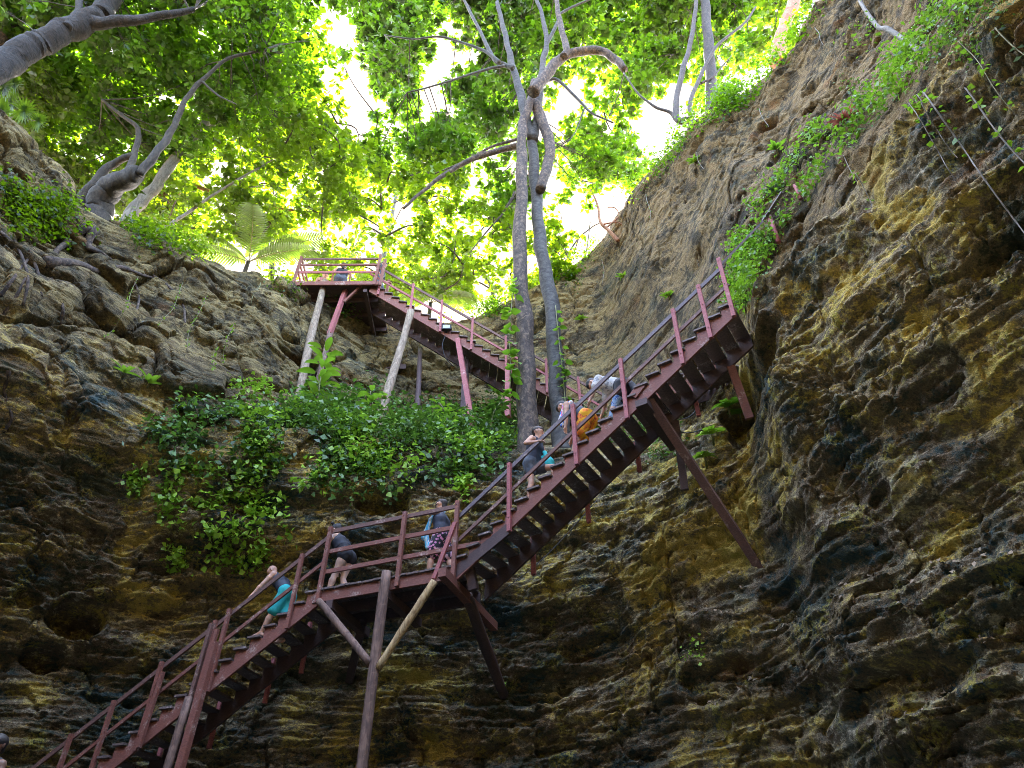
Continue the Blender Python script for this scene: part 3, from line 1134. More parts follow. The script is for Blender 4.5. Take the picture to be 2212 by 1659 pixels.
# ------------------------------------------------------------------ trees: limbs given as (u, v, Y) of the photo, radii in metres
def L_(pts, Y, r0, r1):
    """pts (u,v) or (u,v,Y)"""
    return ([at(p[0], p[1], p[2] if len(p) > 2 else Y) for p in pts], r0, r1)


TREES = [
    dict(name="tree", label="tall tree with a flaking brown trunk rising from the ledge beside the grey one", bark='bark_brown', leaf='canopy', cc=(1290, 170), cr=(230, 260),
         limbs=[L_([(1141, 1010), (1140, 945), (1137, 800), (1133, 690), (1122, 553), (1127, 400), (1127, 320), (1130, 265), (1147, 217), (1154, 177)], 17.5, .335, .17),
                L_([(1150, 200), (1184, 157), (1217, 123), (1284, 108), (1325, 125), (1350, 150)], 16.8, .28, .17),
                L_([(1217, 123), (1224, 105), (1214, 67), (1204, 17), (1200, -30)], 16.6, .19, .11),
                L_([(1167, 410), (1184, 352), (1188, 312), (1171, 262), (1156, 225)], 17.7, .21, .25),
                L_([(1120, 315), (1037, 337), (971, 370), (917, 410), (871, 450)], 18.4, .16, .05),
                L_([(1120, 300), (1060, 318), (1010, 345), (940, 375)], 18.4, .08, .03),
                L_([(1112, 415), (1087, 460), (1054, 497), (1014, 547)], 19, .06, .02)]),
    dict(name="tree", label="slender grey forked tree standing just right of the flaking brown trunk", bark='bark_grey', leaf='canopy_dark', cc=(1000, 180), cr=(300, 240),
         limbs=[L_([(1216, 985), (1210, 905), (1202, 800), (1190, 650), (1171, 553), (1163, 480), (1155, 380), (1150, 300)], 18.1, .30, .22),
                L_([(1150, 302), (1134, 250), (1124, 200), (1107, 143), (1097, 100), (1085, 50), (1074, 5)], 18.0, .25, .11),
                L_([(1152, 305), (1161, 250), (1167, 183), (1174, 127), (1181, 93), (1171, 33), (1155, -10)], 18.0, .21, .10),
                L_([(1181, 95), (1204, 50), (1214, 27), (1271, 0), (1300, -15)], 18.0, .11, .05),
                L_([(1109, 148), (1091, 140), (1067, 127), (1037, 67), (1004, 3), (990, -30)], 17.6, .14, .06),
                L_([(1080, 135), (1050, 112), (1021, 100), (954, 80), (887, 84), (830, 75)], 17.0, .10, .035),
                L_([(1090, 142), (1050, 150), (987, 170), (931, 187), (880, 200)], 17.0, .08, .03),
                L_([(1163, 190), (1197, 170), (1237, 203), (1277, 243), (1325, 265)], 18.5, .11, .04),
                L_([(1262, 235), (1245, 280), (1225, 310)], 18.7, .04, .02)]),
    dict(name="tree", label="massive leaning tree with deeply ridged dark bark in the top left corner", bark='bark_ridge', leaf='canopy', cc=(230, 80), cr=(260, 140),
         limbs=[L_([(-330, 330), (-150, 235), (0, 143), (67, 102), (133, 70), (187, 47), (227, 18), (250, -30)], 11.2, .50, .34),
                L_([(187, 50), (240, 48), (333, 37), (420, 20)], 11.2, .26, .10),
                L_([(143, 60), (163, 35), (172, 5), (160, -40)], 11.0, .17, .10)]),
    dict(name="tree", label="brown bough crossing the extreme top left corner above the ridged tree", bark='bark_brown', leaf='canopy_gold', cc=(60, 220), cr=(120, 120),
         limbs=[L_([(-160, 260), (-60, 150), (0, 87), (33, 52), (73, 24), (110, 5), (150, -25)], 12.6, .26, .17)]),
    dict(name="tree", label="pale multi-stemmed tree rooted on the left rim with exposed roots", bark='bark_tan', leaf='canopy', cc=(430, 200), cr=(260, 180),
         limbs=[L_([(205, 500, 15.6), (212, 455, 15.4), (232, 412, 15.0), (262, 392, 14.6), (300, 376, 14.2)], 15, .55, .30),
                L_([(300, 378, 14.2), (330, 340, 14), (360, 300, 13.9), (380, 263, 13.7), (400, 217, 13.4), (433, 177, 13.2), (493, 127, 13), (570, 108, 13)], 14, .16, .05),
                L_([(436, 175, 13.2), (470, 205, 13.2), (510, 225, 13.2)], 13, .05, .02),
                L_([(160, 470, 15.3), (175, 432, 15.2), (200, 400, 15), (240, 357, 14.8), (285, 336, 14.6)], 15, .22, .12),
                L_([(270, 390, 14.6), (294, 320, 14.6), (297, 277, 14.4), (260, 247, 14.3), (220, 215, 14.2)], 15, .14, .04)],
         roots=[[(97, 566), (167, 570), (213, 588), (260, 578), (300, 592), (330, 600)], [(205, 495), (190, 530), (215, 545), (240, 560)], [(190, 490), (150, 520), (120, 545), (105, 590)],
                [(330, 596), (365, 620), (395, 660), (400, 700)], [(20, 800), (10, 850), (25, 900), (8, 935)], [(0, 500), (40, 540), (60, 600), (50, 660)], [(30, 520), (75, 570), (90, 640)], [(60, 540), (110, 600), (135, 660), (130, 700)], [(0, 640), (30, 600), (60, 560)], [(0, 690), (35, 640), (55, 600)], [(280, 590), (300, 640), (290, 690)]]),
    dict(name="tree", label="light barked trunk leaning right behind the multi-stemmed tree", bark='palebark', leaf='canopy_gold', cc=(590, 330), cr=(220, 160),
         limbs=[L_([(268, 490), (300, 440), (333, 407), (367, 357), (400, 317), (427, 283), (463, 245), (475, 205)], 17.2, .27, .15),
                L_([(430, 282), (480, 262), (540, 250), (600, 222)], 17.4, .09, .03)]),
    dict(name="tree", label="thin straight sapling slanting to the right over the left rim", bark='palebark', leaf='canopy_gold', cc=(540, 400), cr=(150, 90),
         limbs=[L_([(322, 518), (360, 490), (400, 463), (467, 417), (533, 377), (590, 345)], 17.6, .10, .03)]),
    dict(name="tree", label="copper red barked tree with crooked orange limbs behind the left rim", bark='bark_red', leaf='canopy_gold', cc=(430, 440), cr=(220, 100),
         limbs=[L_([(425, 560), (405, 500), (385, 465), (365, 430), (345, 412), (330, 380)], 21, .22, .12),
                L_([(370, 432), (410, 402), (467, 420), (527, 447), (600, 450), (665, 458), (720, 450)], 21, .12, .04),
                L_([(350, 415), (320, 440), (300, 470)], 21, .08, .04)]),
    dict(name="tree", label="slim pale trunk standing behind the high platform", bark='palebark', leaf='canopy_gold', cc=(860, 420), cr=(150, 90),
         limbs=[L_([(815, 640), (822, 600), (838, 511), (850, 450), (862, 400), (880, 350)], 25, .16, .08)]),
    dict(name="tree", label="straight pale trunk growing on the edge of the right rock wall", bark='bark_tan', leaf='canopy', cc=(1530, 30), cr=(170, 130),
         limbs=[L_([(1540, 285), (1537, 230), (1535, 150), (1528, 67), (1523, 0), (1520, -40)], 15.6, .27, .20)]),
    dict(name="tree", label="dark crooked tree bending over the right rim beside the straight pale trunk", bark='bark_dark', leaf='canopy', cc=(1440, 120), cr=(140, 150),
         limbs=[L_([(1512, 315), (1492, 262), (1466, 262), (1460, 225), (1475, 150), (1490, 100), (1500, 40), (1506, -20)], 15.4, .16, .09),
                L_([(1464, 262), (1447, 243), (1414, 230), (1377, 200), (1347, 157)], 15.6, .09, .03),
                L_([(1500, 270), (1490, 225), (1520, 150), (1551, 97), (1608, 50), (1632, 15)], 15.2, .10, .05),
                L_([(1514, 180), (1540, 165), (1580, 120)], 15.3, .06, .02)]),
    dict(name="tree", label="orange tinted trunk at the top of the right rim, mostly behind leaves", bark='bark_red', leaf='canopy_gold', cc=(1690, 20), cr=(130, 90),
         limbs=[L_([(1678, 135), (1682, 105), (1695, 57), (1715, 5), (1725, -30)], 13.6, .29, .24)]),
    dict(name="tree", label="bushy tree on the far rim left of the high platform", bark='bark_dark', leaf='canopy_gold', cc=(560, 470), cr=(160, 70),
         limbs=[L_([(585, 600), (590, 540), (575, 480), (560, 430)], 25, .16, .07)]),
    dict(name="tree", label="thin dark branched tree on the far rim right of the high platform", bark='bark_dark', leaf='canopy_gold', cc=(1000, 560), cr=(170, 80),
         limbs=[L_([(1075, 680), (1060, 620), (1040, 592), (1000, 588), (985, 590)], 26, .12, .05),
                L_([(990, 590), (1000, 555), (1030, 510), (1062, 470)], 26, .07, .03),
                L_([(1062, 625), (1030, 610), (1000, 625), (965, 640)], 26, .05, .02)]),
    dict(name="tree", label="open twiggy tree on the far rim just right of the two tall trunks", bark='bark_dark', leaf='canopy_gold', cc=(1235, 560), cr=(110, 90),
         limbs=[L_([(1262, 632), (1240, 590), (1222, 548), (1200, 520), (1185, 500)], 22.2, .10, .04),
                L_([(1225, 552), (1250, 515), (1280, 490), (1300, 480)], 22.4, .05, .02),
                L_([(1240, 590), (1262, 560), (1270, 520), (1275, 480)], 22.4, .04, .02)]),
    dict(name="tree", label="leafless reddish branching shrub tree on the slope of the right rim", bark='bark_red', leaf='canopy', cc=(1300, 420), cr=(60, 50),
         limbs=[L_([(1335, 520), (1312, 495), (1297, 480), (1290, 440), (1275, 410)], 19.6, .09, .03),
                L_([(1310, 492), (1335, 470), (1352, 455), (1358, 430)], 19.6, .05, .02),
                L_([(1300, 485), (1330, 480), (1345, 485)], 19.6, .04, .02),
                L_([(1340, 470), (1330, 450), (1312, 448)], 19.6, .03, .015)]),
]
GAPS = [(830, 440, 45, 40, .8), (745, 150, 50, 120, .9), (930, 180, 55, 75, .8), (1000, 60, 60, 40, .5), (700, 505, 60, 40, .9), (930, 590, 60, 30, .5), (1000, 490, 50, 35, .5),
        (640, 560, 40, 25, .7), (1090, 590, 60, 60, .4), (1170, 330, 55, 100, .85), (1225, 470, 60, 80, .7), (1300, 560, 60, 60, .8), (1430, 285, 60, 75, 1), (1340, 440, 55, 45, .8),
        (1270, 190, 55, 60, .6), (1420, 350, 40, 40, 1), (1590, 100, 55, 60, .75), (1650, 90, 40, 70, .8), (310, 205, 48, 32, .95), (170, 122, 45, 28, .9), (440, 390, 45, 30, .6),
        (620, 415, 40, 40, .6), (1390, 60, 60, 40, .6), (870, 300, 40, 60, .6), (1470, 190, 30, 60, .6), (150, 310, 45, 40, .5), (240, 330, 35, 30, .6), (560, 170, 40, 20, .4), (660, 20, 20, 40, .8)]


def canopy_density(u, v):
    if v < 300:
        d = .78 if u < 720 else (.74 if u < 1400 else .72)
    elif u < 640:
        d = .8
    elif u < 1400:
        d = .85 - .15 * min(1, max(0, (v - 330) / 170))
    else:
        d = .3
    g = 1.0
    for gu, gv, ru, rv, w in GAPS:
        q = (((u - gu) / ru) ** 2 + ((v - gv) / rv) ** 2) * .72
        if q < 1.6:
            g = min(g, 1 - w * max(0, min(1, (1.6 - q) / .7)))
    return d * g


def build_trees():
    rs = np.random.RandomState(3)
    rnd = random.Random(11)
    # places for leaf clumps: (point, radius, tree)
    clumps = {i: [] for i in range(len(TREES))}

    def assign(u, v, P, rad, n):
        best, bi = 9e9, 0
        for i, t in enumerate(TREES):
            q = ((u - t['cc'][0]) / t['cr'][0]) ** 2 + ((v - t['cc'][1]) / t['cr'][1]) ** 2
            if i == 15:
                q *= 4
            if q < best:
                best, bi = q, i
        clumps[bi].append((P, rad, n))

    tries = 0
    made = 0
    while made < 1080 and tries < 20000:
        tries += 1
        u, v = rnd.uniform(-150, 1820), rnd.uniform(-110, 640)
        if rnd.random() > canopy_density(u, v):
            continue
        # no crowns in front of the rock: keep above the rim line as seen
        if u > 1250 and v > 520 - (u - 1250) * 1.05:
            continue
        if u < 640 and v > 470 + max(0, u - 180) * .14:
            continue
        d = ray(u, v)
        if v < 300 and rnd.random() < .85:
            Z = rnd.uniform(28, 37)
        else:
            Z = rnd.uniform(26, 33) if v < 420 else rnd.uniform(24.5, 31)
        if u > 1380:
            Z = rnd.uniform(29, 36)
        P = d * (Z / d.z)
        if 780 < u < 1400 and P.y < 18.6:
            P = d * (rnd.uniform(18.6, 24) / d.y)
        if u >= 1400 and P.y < 16.8:
            P = d * (rnd.uniform(16.8, 21) / d.y)
        if P.y > 33:
            P = d * (rnd.uniform(25, 33) / d.y)
        dist = P.length
        rad = rnd.uniform(.5, 1.15) * dist / 30
        made += 1
        assign(u, v, P, rad, int((92 * rad * rad + 20) * rnd.uniform(.8, 1.3)))
    total = 0
    for ti, t in enumerate(TREES):
        base = t['limbs'][0][0][0]
        root = empty(t['name'], base, t['label'], "tree", "trees round the sinkhole opening")
        mb = MB(base)
        nodes = []
        for k, (pts, r0, r1) in enumerate(t['limbs']):
            n = max(12, 7 * len(pts))
            P = spline(pts, n)
            wob = .25 * r0
            for j in range(n):
                P[j] += wob * np.array([math.sin(j * .9 + k), math.cos(j * .7 + 2 * k), 0]) * .3
            rr = [r0 + (r1 - r0) * (j / (n - 1)) ** .9 for j in range(n)]
            if k == 0 and ti < 2:
                for j in range(4):
                    rr[j] *= 1 + .42 * (1 - j / 4) ** 2
            mb.tube(P, rr, 16 if r0 > .15 else 8, .09, ti * 10 + k)
            nodes += [(Vector(p), r) for p, r in zip(P[int(n * .35):], rr[int(n * .35):])]
        mb.build("trunk", M[t['bark']], root, True)
        cl = clumps[ti]
        if cl:
            tw = MB(base)
            ns = [x[0] for x in nodes]
            na = np.array([tuple(x) for x in ns])
            for P, rad, n in cl:
                dd_ = np.linalg.norm(na - np.array(P), axis=1)
                k = int(np.argmin(dd_))
                dist = dd_[k]
                if dist > 3.4:
                    # hang on to a neighbouring clump instead of reaching across the sky
                    o2 = min((c for c in cl if c[0] is not P and (c[0] - ns[k]).length < (P - ns[k]).length), key=lambda c: (c[0] - P).length, default=None)
                    a = o2[0] if o2 else ns[k]
                    if (a - P).length > 3.6:
                        continue
                else:
                    a = ns[k]
                mid = (a + P) / 2 + V3(rnd.uniform(-.3, .3), rnd.uniform(-.3, .3), rnd.uniform(-.1, .5)) * min(1.2, dist * .2)
                pp = spline([a, mid, P], 7)
                r0 = min(.05, .012 + .006 * dist)
                tw.tube(pp, [r0 + (.008 - r0) * j / 6 for j in range(7)], 5, 0, k, False)
                for q in range(3):
                    e = P + V3(rnd.uniform(-1, 1), rnd.uniform(-1, 1), rnd.uniform(-.5, .5)) * rad * .8
                    tw.tube([pp[4], (Vector(pp[4]) + e) / 2 + V3(0, 0, .08), e], [.012, .009, .005], 4, 0, q, False)
            tag(tw.build("twigs", M['bark_dark'], root, True), kind="stuff")
            parts = []
            for P, rad, n in cl:
                # several sprays inside each clump keep it ragged
                m = max(3, int(n / 14))
                sc = rs.normal(size=(m, 3))
                sc /= np.linalg.norm(sc, axis=1)[:, None]
                sc *= rad * rs.uniform(.15, 1.0, size=(m, 1)) ** .6 * np.array([1, 1, .62])
                idx = rs.randint(0, m, n)
                C = np.array(P) + sc[idx] + rs.normal(size=(n, 3)) * .17 * np.array([1, 1, .55])
                hd = sc[idx] * .8 + rs.normal(size=(n, 3)) * .5
                parts.append(leaf_quads(C, rs.uniform(.20, .38, n) * (P.length / 34), rs, .5, .58, hd))
                total += n
            quads_mesh("crown", parts, M[t['leaf']], root, base)
        for k, r in enumerate(t.get('roots', [])):
            rb = MB(base)
            P = [hit(u, v, .0) for u, v in r]
            n = 16
            r0 = .15 if k < 3 else .05
            rb.tube(spline(P, n), [r0 + (.035 - r0) * j / (n - 1) for j in range(n)], 8, .25, k)
            rb.build("root", M['bark_brown'], root, True)
    print("canopy leaves", total)


build_trees()
# ------------------------------------------------------------------ plants on the rock
def inside(poly, u, v):
    c = np.zeros(u.shape, bool)
    n = len(poly)
    for i in range(n):
        x0, y0 = poly[i]
        x1, y1 = poly[(i + 1) % n]
        if y0 == y1:
            continue
        q = ((y0 > v) != (y1 > v)) & (u < (x1 - x0) * (v - y0) / (y1 - y0) + x0)
        c ^= q
    return c


def scatter(poly, n, rs, clump=.0, thr=.0, pad=6):
    """n points of the displaced wall whose place in the photo is inside poly; returns points and outward normals"""
    us, vs = [p[0] for p in poly], [p[1] for p in poly]
    ph = []
    for u, v in poly:
        ph.append(base_hit(u, v))
    p0, p1 = min(p[0] for p in ph) - 2, max(p[0] for p in ph) + 2
    z0, z1 = min(p[1] for p in ph) - .8, max(p[1] for p in ph) + .8
    out = []
    got = 0
    for _ in range(60):
        k = 6000
        phi, z = rs.uniform(p0, p1, k), rs.uniform(z0, z1, k)
        r = wall_R(phi, z)
        a = np.radians(phi)
        x, y = r * np.sin(a), r * np.cos(a)
        u, v, _d = proj(x, y, z)
        wob = 14 * pn(x * 1.2, y * 1.2, z * 1.2)
        ok = inside(poly, u + wob, v + wob) & (r < 40)
        if clump:
            ok &= (pn(x * clump, y * clump, z * clump) > thr + rs.uniform(-.12, .12, k))
        sel = np.stack([x, y, z, phi], -1)[ok]
        out.append(sel)
        got += len(sel)
        if got >= n:
            break
    if not got:
        return np.zeros((0, 3)), np.zeros((0, 3))
    P = np.concatenate(out)[:n]
    e = .12
    phi, z = P[:, 3], P[:, 2]
    dphi = np.degrees(e / np.hypot(P[:, 0], P[:, 1]))

    def pt(f, zz):
        r = wall_R(f, zz)
        return np.stack([r * np.sin(np.radians(f)), r * np.cos(np.radians(f)), zz], -1)
    ta = pt(phi + dphi, z) - pt(phi - dphi, z)
    tb = pt(phi, z + e) - pt(phi, z - e)
    N = np.cross(tb, ta)
    N /= np.linalg.norm(N, axis=1)[:, None] + 1e-9
    flip = np.sum(N[:, :2] * P[:, :2], 1) > 0
    N[flip] *= -1
    return P[:, :3], N


def sprigs(P, N, rs, leaves=6, spread=.12, size=(.07, .14), lift=(.02, .22), ratio=.6, tilt=.6):
    n = len(P)
    k = n * leaves
    b = np.repeat(P, leaves, 0)
    nn = np.repeat(N, leaves, 0)
    up = np.array([0, 0, 1.0])
    CC = b + nn * rs.uniform(lift[0], lift[1], (k, 1)) + rs.normal(size=(k, 3)) * spread + up * rs.uniform(0, lift[1] * .6, (k, 1))
    return leaf_quads(CC, rs.uniform(size[0], size[1], k), rs, tilt, ratio, None, nn * .55 + up * .75)


def stuff(name, label, cat, parts, mat):
    o = quads_mesh(name, parts, mat)
    return tag(o, label, cat, None, "stuff")


rs = np.random.RandomState(21)
MOUND = [(300, 905), (350, 880), (430, 868), (520, 890), (640, 895), (720, 905), (800, 938), (900, 930), (1040, 950), (1090, 935), (1115, 960), (1105, 1010), (1040, 1040), (960, 1050), (860, 1062),
         (700, 1070), (600, 1065), (460, 1050), (340, 1020), (300, 970)]
p = []
P, N = scatter(MOUND, 1250, rs, .9, -.12)
p.append(sprigs(P, N, rs, 6, .15, (.10, .24), (.02, .40)))
P, N = scatter([(620, 880), (760, 860), (900, 890), (1040, 900), (1110, 880), (1110, 960), (900, 970), (640, 950)], 700, rs)
p.append(sprigs(P, N, rs, 8, .2, (.12, .26), (.05, .75)))
stuff("undergrowth", "dense mixed green undergrowth covering the ledge behind the lower stairs", "undergrowth", p, M['cover'])
p = []
P, N = scatter(MOUND, 330, rs, .8, .10)
p.append(sprigs(P, N, rs, 7, .15, (.13, .22), (.15, .5), .8))
for poly, n in (([(300, 1010), (420, 1000), (650, 1080), (620, 1130), (480, 1160), (340, 1110), (290, 1060)], 120),
                ([(315, 1120), (400, 1110), (620, 1120), (640, 1180), (540, 1240), (470, 1200), (330, 1170)], 45),
                ([(370, 1190), (400, 1190), (400, 1220), (375, 1225)], 18), ([(560, 1180), (590, 1180), (590, 1230), (565, 1230)], 14),
                ([(500, 1205), (545, 1205), (540, 1235), (500, 1235)], 10), ([(480, 820), (640, 840), (600, 870), (500, 860)], 26),
                ([(240, 1000), (300, 990), (310, 1090), (250, 1060)], 14), ([(960, 1060), (1030, 1050), (1010, 1100), (960, 1100)], 20)):
    P, N = scatter(poly, n, rs, 1.3, .02)
    p.append(sprigs(P, N, rs, 7, .12, (.11, .2), (.03, .2), .85))
stuff("creeper", "bright lime green creeper patches trailing below the overgrown ledge", "creeper", p, M['cover_bright'])

IVY = [(1585, 690), (1590, 600), (1585, 560), (1610, 520), (1640, 500), (1625, 440), (1660, 410), (1700, 385), (1690, 340), (1740, 320), (1800, 260), (1850, 235), (1880, 190), (1930, 120), (1990, 90), (2040, 40), (2080, -10),
       (2160, -10), (2120, 50), (2060, 110), (2000, 160), (1960, 240), (1900, 290), (1850, 330), (1790, 380), (1760, 430), (1730, 460), (1700, 520), (1670, 540), (1650, 580), (1640, 660), (1605, 700)]
p = []
P, N = scatter(IVY, 620, rs, 1.2, -.05)
p.append(sprigs(P, N, rs, 5, .10, (.08, .17), (.03, .36), .55, .8))
P, N = scatter([(1590, 660), (1590, 520), (1640, 500), (1680, 520), (1660, 560), (1640, 650)], 260, rs)
p.append(sprigs(P, N, rs, 6, .09, (.08, .14), (.1, .45), .6, .7))
stuff("ivy", "bright green ivy spilling along the ledge of the right rock wall", "ivy", p, M['ivy'])
p = []
for poly, n in (([(2030, 0), (2212, 0), (2212, 60), (2120, 130), (2060, 180), (2020, 150)], 110), ([(1840, 190), (1880, 180), (1900, 240), (1850, 260)], 40)):
    P, N = scatter(poly, n, rs, 1.6, .05)
    p.append(sprigs(P, N, rs, 5, .10, (.06, .10), (.05, .3), .55, .7))
stuff("creeper", "thin dark leaved creeper on the upper right rock above the ivy ledge", "creeper", p, M['cover'])
p = []
for poly, n in (([(0, 400), (60, 410), (140, 440), (145, 490), (60, 490), (0, 470)], 200), ([(260, 500), (420, 520), (640, 580), (620, 605), (430, 560), (300, 545)], 260),
                ([(640, 640), (560, 610), (600, 590)], 20), ([(0, 420), (120, 470), (200, 520), (60, 530), (0, 500)], 120)):
    P, N = scatter(poly, n, rs)
    p.append(sprigs(P, N, rs, 7, .16, (.10, .18), (.05, .5), .6))
stuff("rim_foliage", "yellow green bushes hanging over the left rim of the sinkhole", "bushes", p, M['canopy_gold'])
p = []
for poly, n in (([(1360, 440), (1380, 390), (1480, 285), (1600, 205), (1700, 100), (1780, 0), (1810, 0), (1730, 110), (1640, 215), (1500, 320), (1400, 410)], 300),
                ([(1555, 190), (1600, 190), (1600, 240), (1560, 265)], 110),
                ([(1200, 600), (1300, 510), (1320, 530), (1230, 620)], 50), ([(700, 650), (1000, 650), (1100, 655), (1080, 690), (720, 690)], 140)):
    P, N = scatter(poly, n, rs)
    p.append(sprigs(P, N, rs, 7, .16, (.09, .17), (.05, .55), .6))
stuff("rim_foliage", "fringe of bright leaves along the right and far rim of the sinkhole", "bushes", p, M['canopy'])
p = []
P, N = scatter([(1340, 890), (1420, 880), (1500, 960), (1500, 1010), (1420, 1000), (1350, 950)], 240, rs)
p.append(sprigs(P, N, rs, 6, .12, (.07, .13), (.03, .3)))
P, N = scatter([(1200, 900), (1300, 880), (1330, 960), (1260, 1000)], 120, rs)
p.append(sprigs(P, N, rs, 6, .12, (.08, .16), (.03, .4)))
stuff("undergrowth", "small shaded plants in the hollow under the middle staircase", "undergrowth", p, M['cover'])


# ---- individual plants
def blade(base, dirv, length, width, droop, seg=6, shape='strap', roll=0.0):
    """arched leaf blade as quads"""
    d = Vector(dirv).normalized()
    side = d.cross(UP)
    if side.length < .05:
        side = V3(1, 0, 0)
    side.normalize()
    side = Matrix.Rotation(roll, 3, d) @ side
    V, F = [], []
    p = Vector(base)
    g = d.copy()
    for i in range(seg + 1):
        t = i / seg
        w = {'strap': (.55 + .45 * min(1, t * 4)) * (1 - t ** 3), 'oval': math.sin(math.pi * min(1, .06 + t * .94)) ** .7 * (1 - .25 * t), 'heart': math.sin(math.pi * min(1, .2 + t * .8)) ** .6}[shape] * width * .5
        w = max(w, .003)
        nrm = side.cross(g)
        V += [tuple(p + side * w + nrm * w * .3), tuple(p), tuple(p - side * w + nrm * w * .3)]
        p = p + g * (length / seg)
        g = (g - UP * (droop / seg)).normalized()
    for i in range(seg):
        a = i * 3
        F += [(a, a + 1, a + 4, a + 3), (a + 1, a + 2, a + 5, a + 4)]
    return np.array(V), np.array(F)


def rosette(base, lean, n, length, width, droop, rnd, shape='strap', up=.7, spread=1.0):
    parts = []
    lean = Vector(lean)
    for i in range(n):
        a = 2 * math.pi * (i + rnd.uniform(-.3, .3)) / n
        d = V3(math.cos(a), math.sin(a), 0) * spread + UP * rnd.uniform(up * .4, up * 1.3) + lean
        parts.append(blade(base, d, length * rnd.uniform(.7, 1.15), width * rnd.uniform(.8, 1.2), droop * rnd.uniform(.6, 1.3), 6, shape, rnd.uniform(-.4, .4)))
    return parts


def inward(P):
    return V3(-P.x, -P.y, 0).normalized()


def strap_plant(uv, label, n, length, width, droop, mat, name="bromeliad", cat="plant", shape='strap', lean=.5, up=.8, off=.05, group=None, seed=0, stem=0.0):
    rnd = random.Random(seed + n)
    b = hit(uv[0], uv[1], off)
    root = empty(name, b, label, cat, group)
    top = b + inward(b) * stem * .5 + UP * stem
    parts = rosette(top, inward(b) * lean, n, length, width, droop, rnd, shape, up)
    quads_mesh("leaves", parts, M[mat], root, b)
    mb = MB(b)
    mb.tube([b - inward(b) * .15 - UP * .05, (b + top) / 2 + UP * .02, top + UP * .04], [.03, .022, .015], 6)
    mb.build("stem", M['stem'], root, True)
    return root


strap_plant((1826, 262), "bromeliad with reddish pointed leaves on the right ivy ledge", 15, .42, .075, .9, 'redleaf', lean=.8, off=.25)
strap_plant((1672, 412), "grey strappy plant above the pink post on the right ledge", 16, .45, .05, 1.3, 'strap', lean=.5, off=.3)
GB = "grey strap leaved plants on the left ledge"
for i, (uv, lb) in enumerate((((398, 888), "large grey green strap plant at the top of the left overgrown ledge"), ((345, 940), "grey strap plant lowest on the left edge of the undergrowth"),
                              ((470, 905), "grey strap plant right of the largest one in the undergrowth"), ((560, 915), "grey strap plant in the middle of the undergrowth, left of the log pole"),
                              ((440, 960), "grey strap plant hanging low in the undergrowth"))):
    strap_plant(uv, lb, 15, .75 if i == 0 else .55, .075, 1.6, 'strap', lean=.7, group=GB, seed=i, off=.15, up=.6)
strap_plant((525, 905), "pale yellow green bird's nest plant in the undergrowth left of the log poles", 12, .62, .11, .9, 'cover_bright', shape='oval', lean=.4, off=.15, up=1.0, name="fern")
strap_plant((322, 828), "small bright plant on the bare left slope above the undergrowth", 8, .5, .12, 1.0, 'cover_bright', shape='oval', lean=.4, off=.1, up=.9)
strap_plant((268, 805), "low spreading plant left of the small bright one on the bare left slope", 8, .5, .09, 1.0, 'cover_bright', shape='oval', lean=.5, off=.1, up=.5)
strap_plant((1078, 872), "plant with two broad upright yellow green leaves left of the brown trunk", 7, .75, .19, .5, 'cover_bright', shape='oval', lean=.15, off=.4, up=2.2, stem=.3)
strap_plant((1125, 930), "dark broad leaved plant at the foot of the brown trunk", 8, .6, .16, .8, 'cover', shape='oval', lean=.2, off=.5, up=1.8, stem=.2)
strap_plant((1270, 940), "bright broad leaved plant behind the middle staircase rails", 12, .6, .13, .9, 'cover_bright', shape='oval', lean=.5, off=.3, up=.9, stem=.2)
GP = "lobed leaf plants on the right wall"
strap_plant((1676, 322), "star shaped cluster of big lobed leaves on bare rock above the ivy", 10, .36, .10, .7, 'ivy', shape='oval', lean=.9, off=.35, up=.35, group=GP, name="climbing_plant", seed=1)
strap_plant((1765, 306), "lobed leaf cluster at the upper edge of the ivy, right of the star shaped one", 10, .34, .10, .9, 'ivy', shape='oval', lean=.9, off=.4, up=.35, group=GP, name="climbing_plant", seed=2)
strap_plant((1967, 108), "lobed leaf cluster at the foot of the pale hanging branch", 10, .34, .11, .9, 'ivy', shape='oval', lean=.8, off=.4, up=.35, group=GP, name="climbing_plant", seed=3)
for i, (uv, lb, L) in enumerate((((1575, 890), "broad leaved plant jutting from the right wall just under the head of the middle staircase", .45), ((1600, 905), "broad leaved plant right of the one under the stair head", .4),
                                 ((1540, 950), "broad leaved plant hanging lower left of the two under the stair head", .42), ((1525, 1000), "lowest small broad leaved plant beside the long raking strut", .36))):
    strap_plant(uv, lb, 16, L, .13, 1.3, 'ivy' if i < 2 else 'cover_bright', shape='oval', lean=.8, off=.2, up=.4, group="broad leaved plants on the right wall", seed=20 + i, name="climbing_plant", stem=.12)
for i, (uv, lb) in enumerate((((1500, 1407), "lone bright maidenhair fern on the dark lower right rock"), ((1082, 1482), "tiny fern beside the foot of the dark leaning post"))):
    b = hit(uv[0], uv[1], .05)
    root = empty("fern", b, lb, "fern", "small ferns")
    rs2 = np.random.RandomState(i)
    k = 60 if i == 0 else 25
    CC = np.array(b) + np.array(inward(b)) * .12 + rs2.normal(size=(k, 3)) * (.14 if i == 0 else .07)
    quads_mesh("leaves", [leaf_quads(CC, rs2.uniform(.05, .1, k), rs2, .7, .9, None, np.array(inward(b)) * .8 + np.array([0, 0, .6]))], M['cover_bright'], root, b)


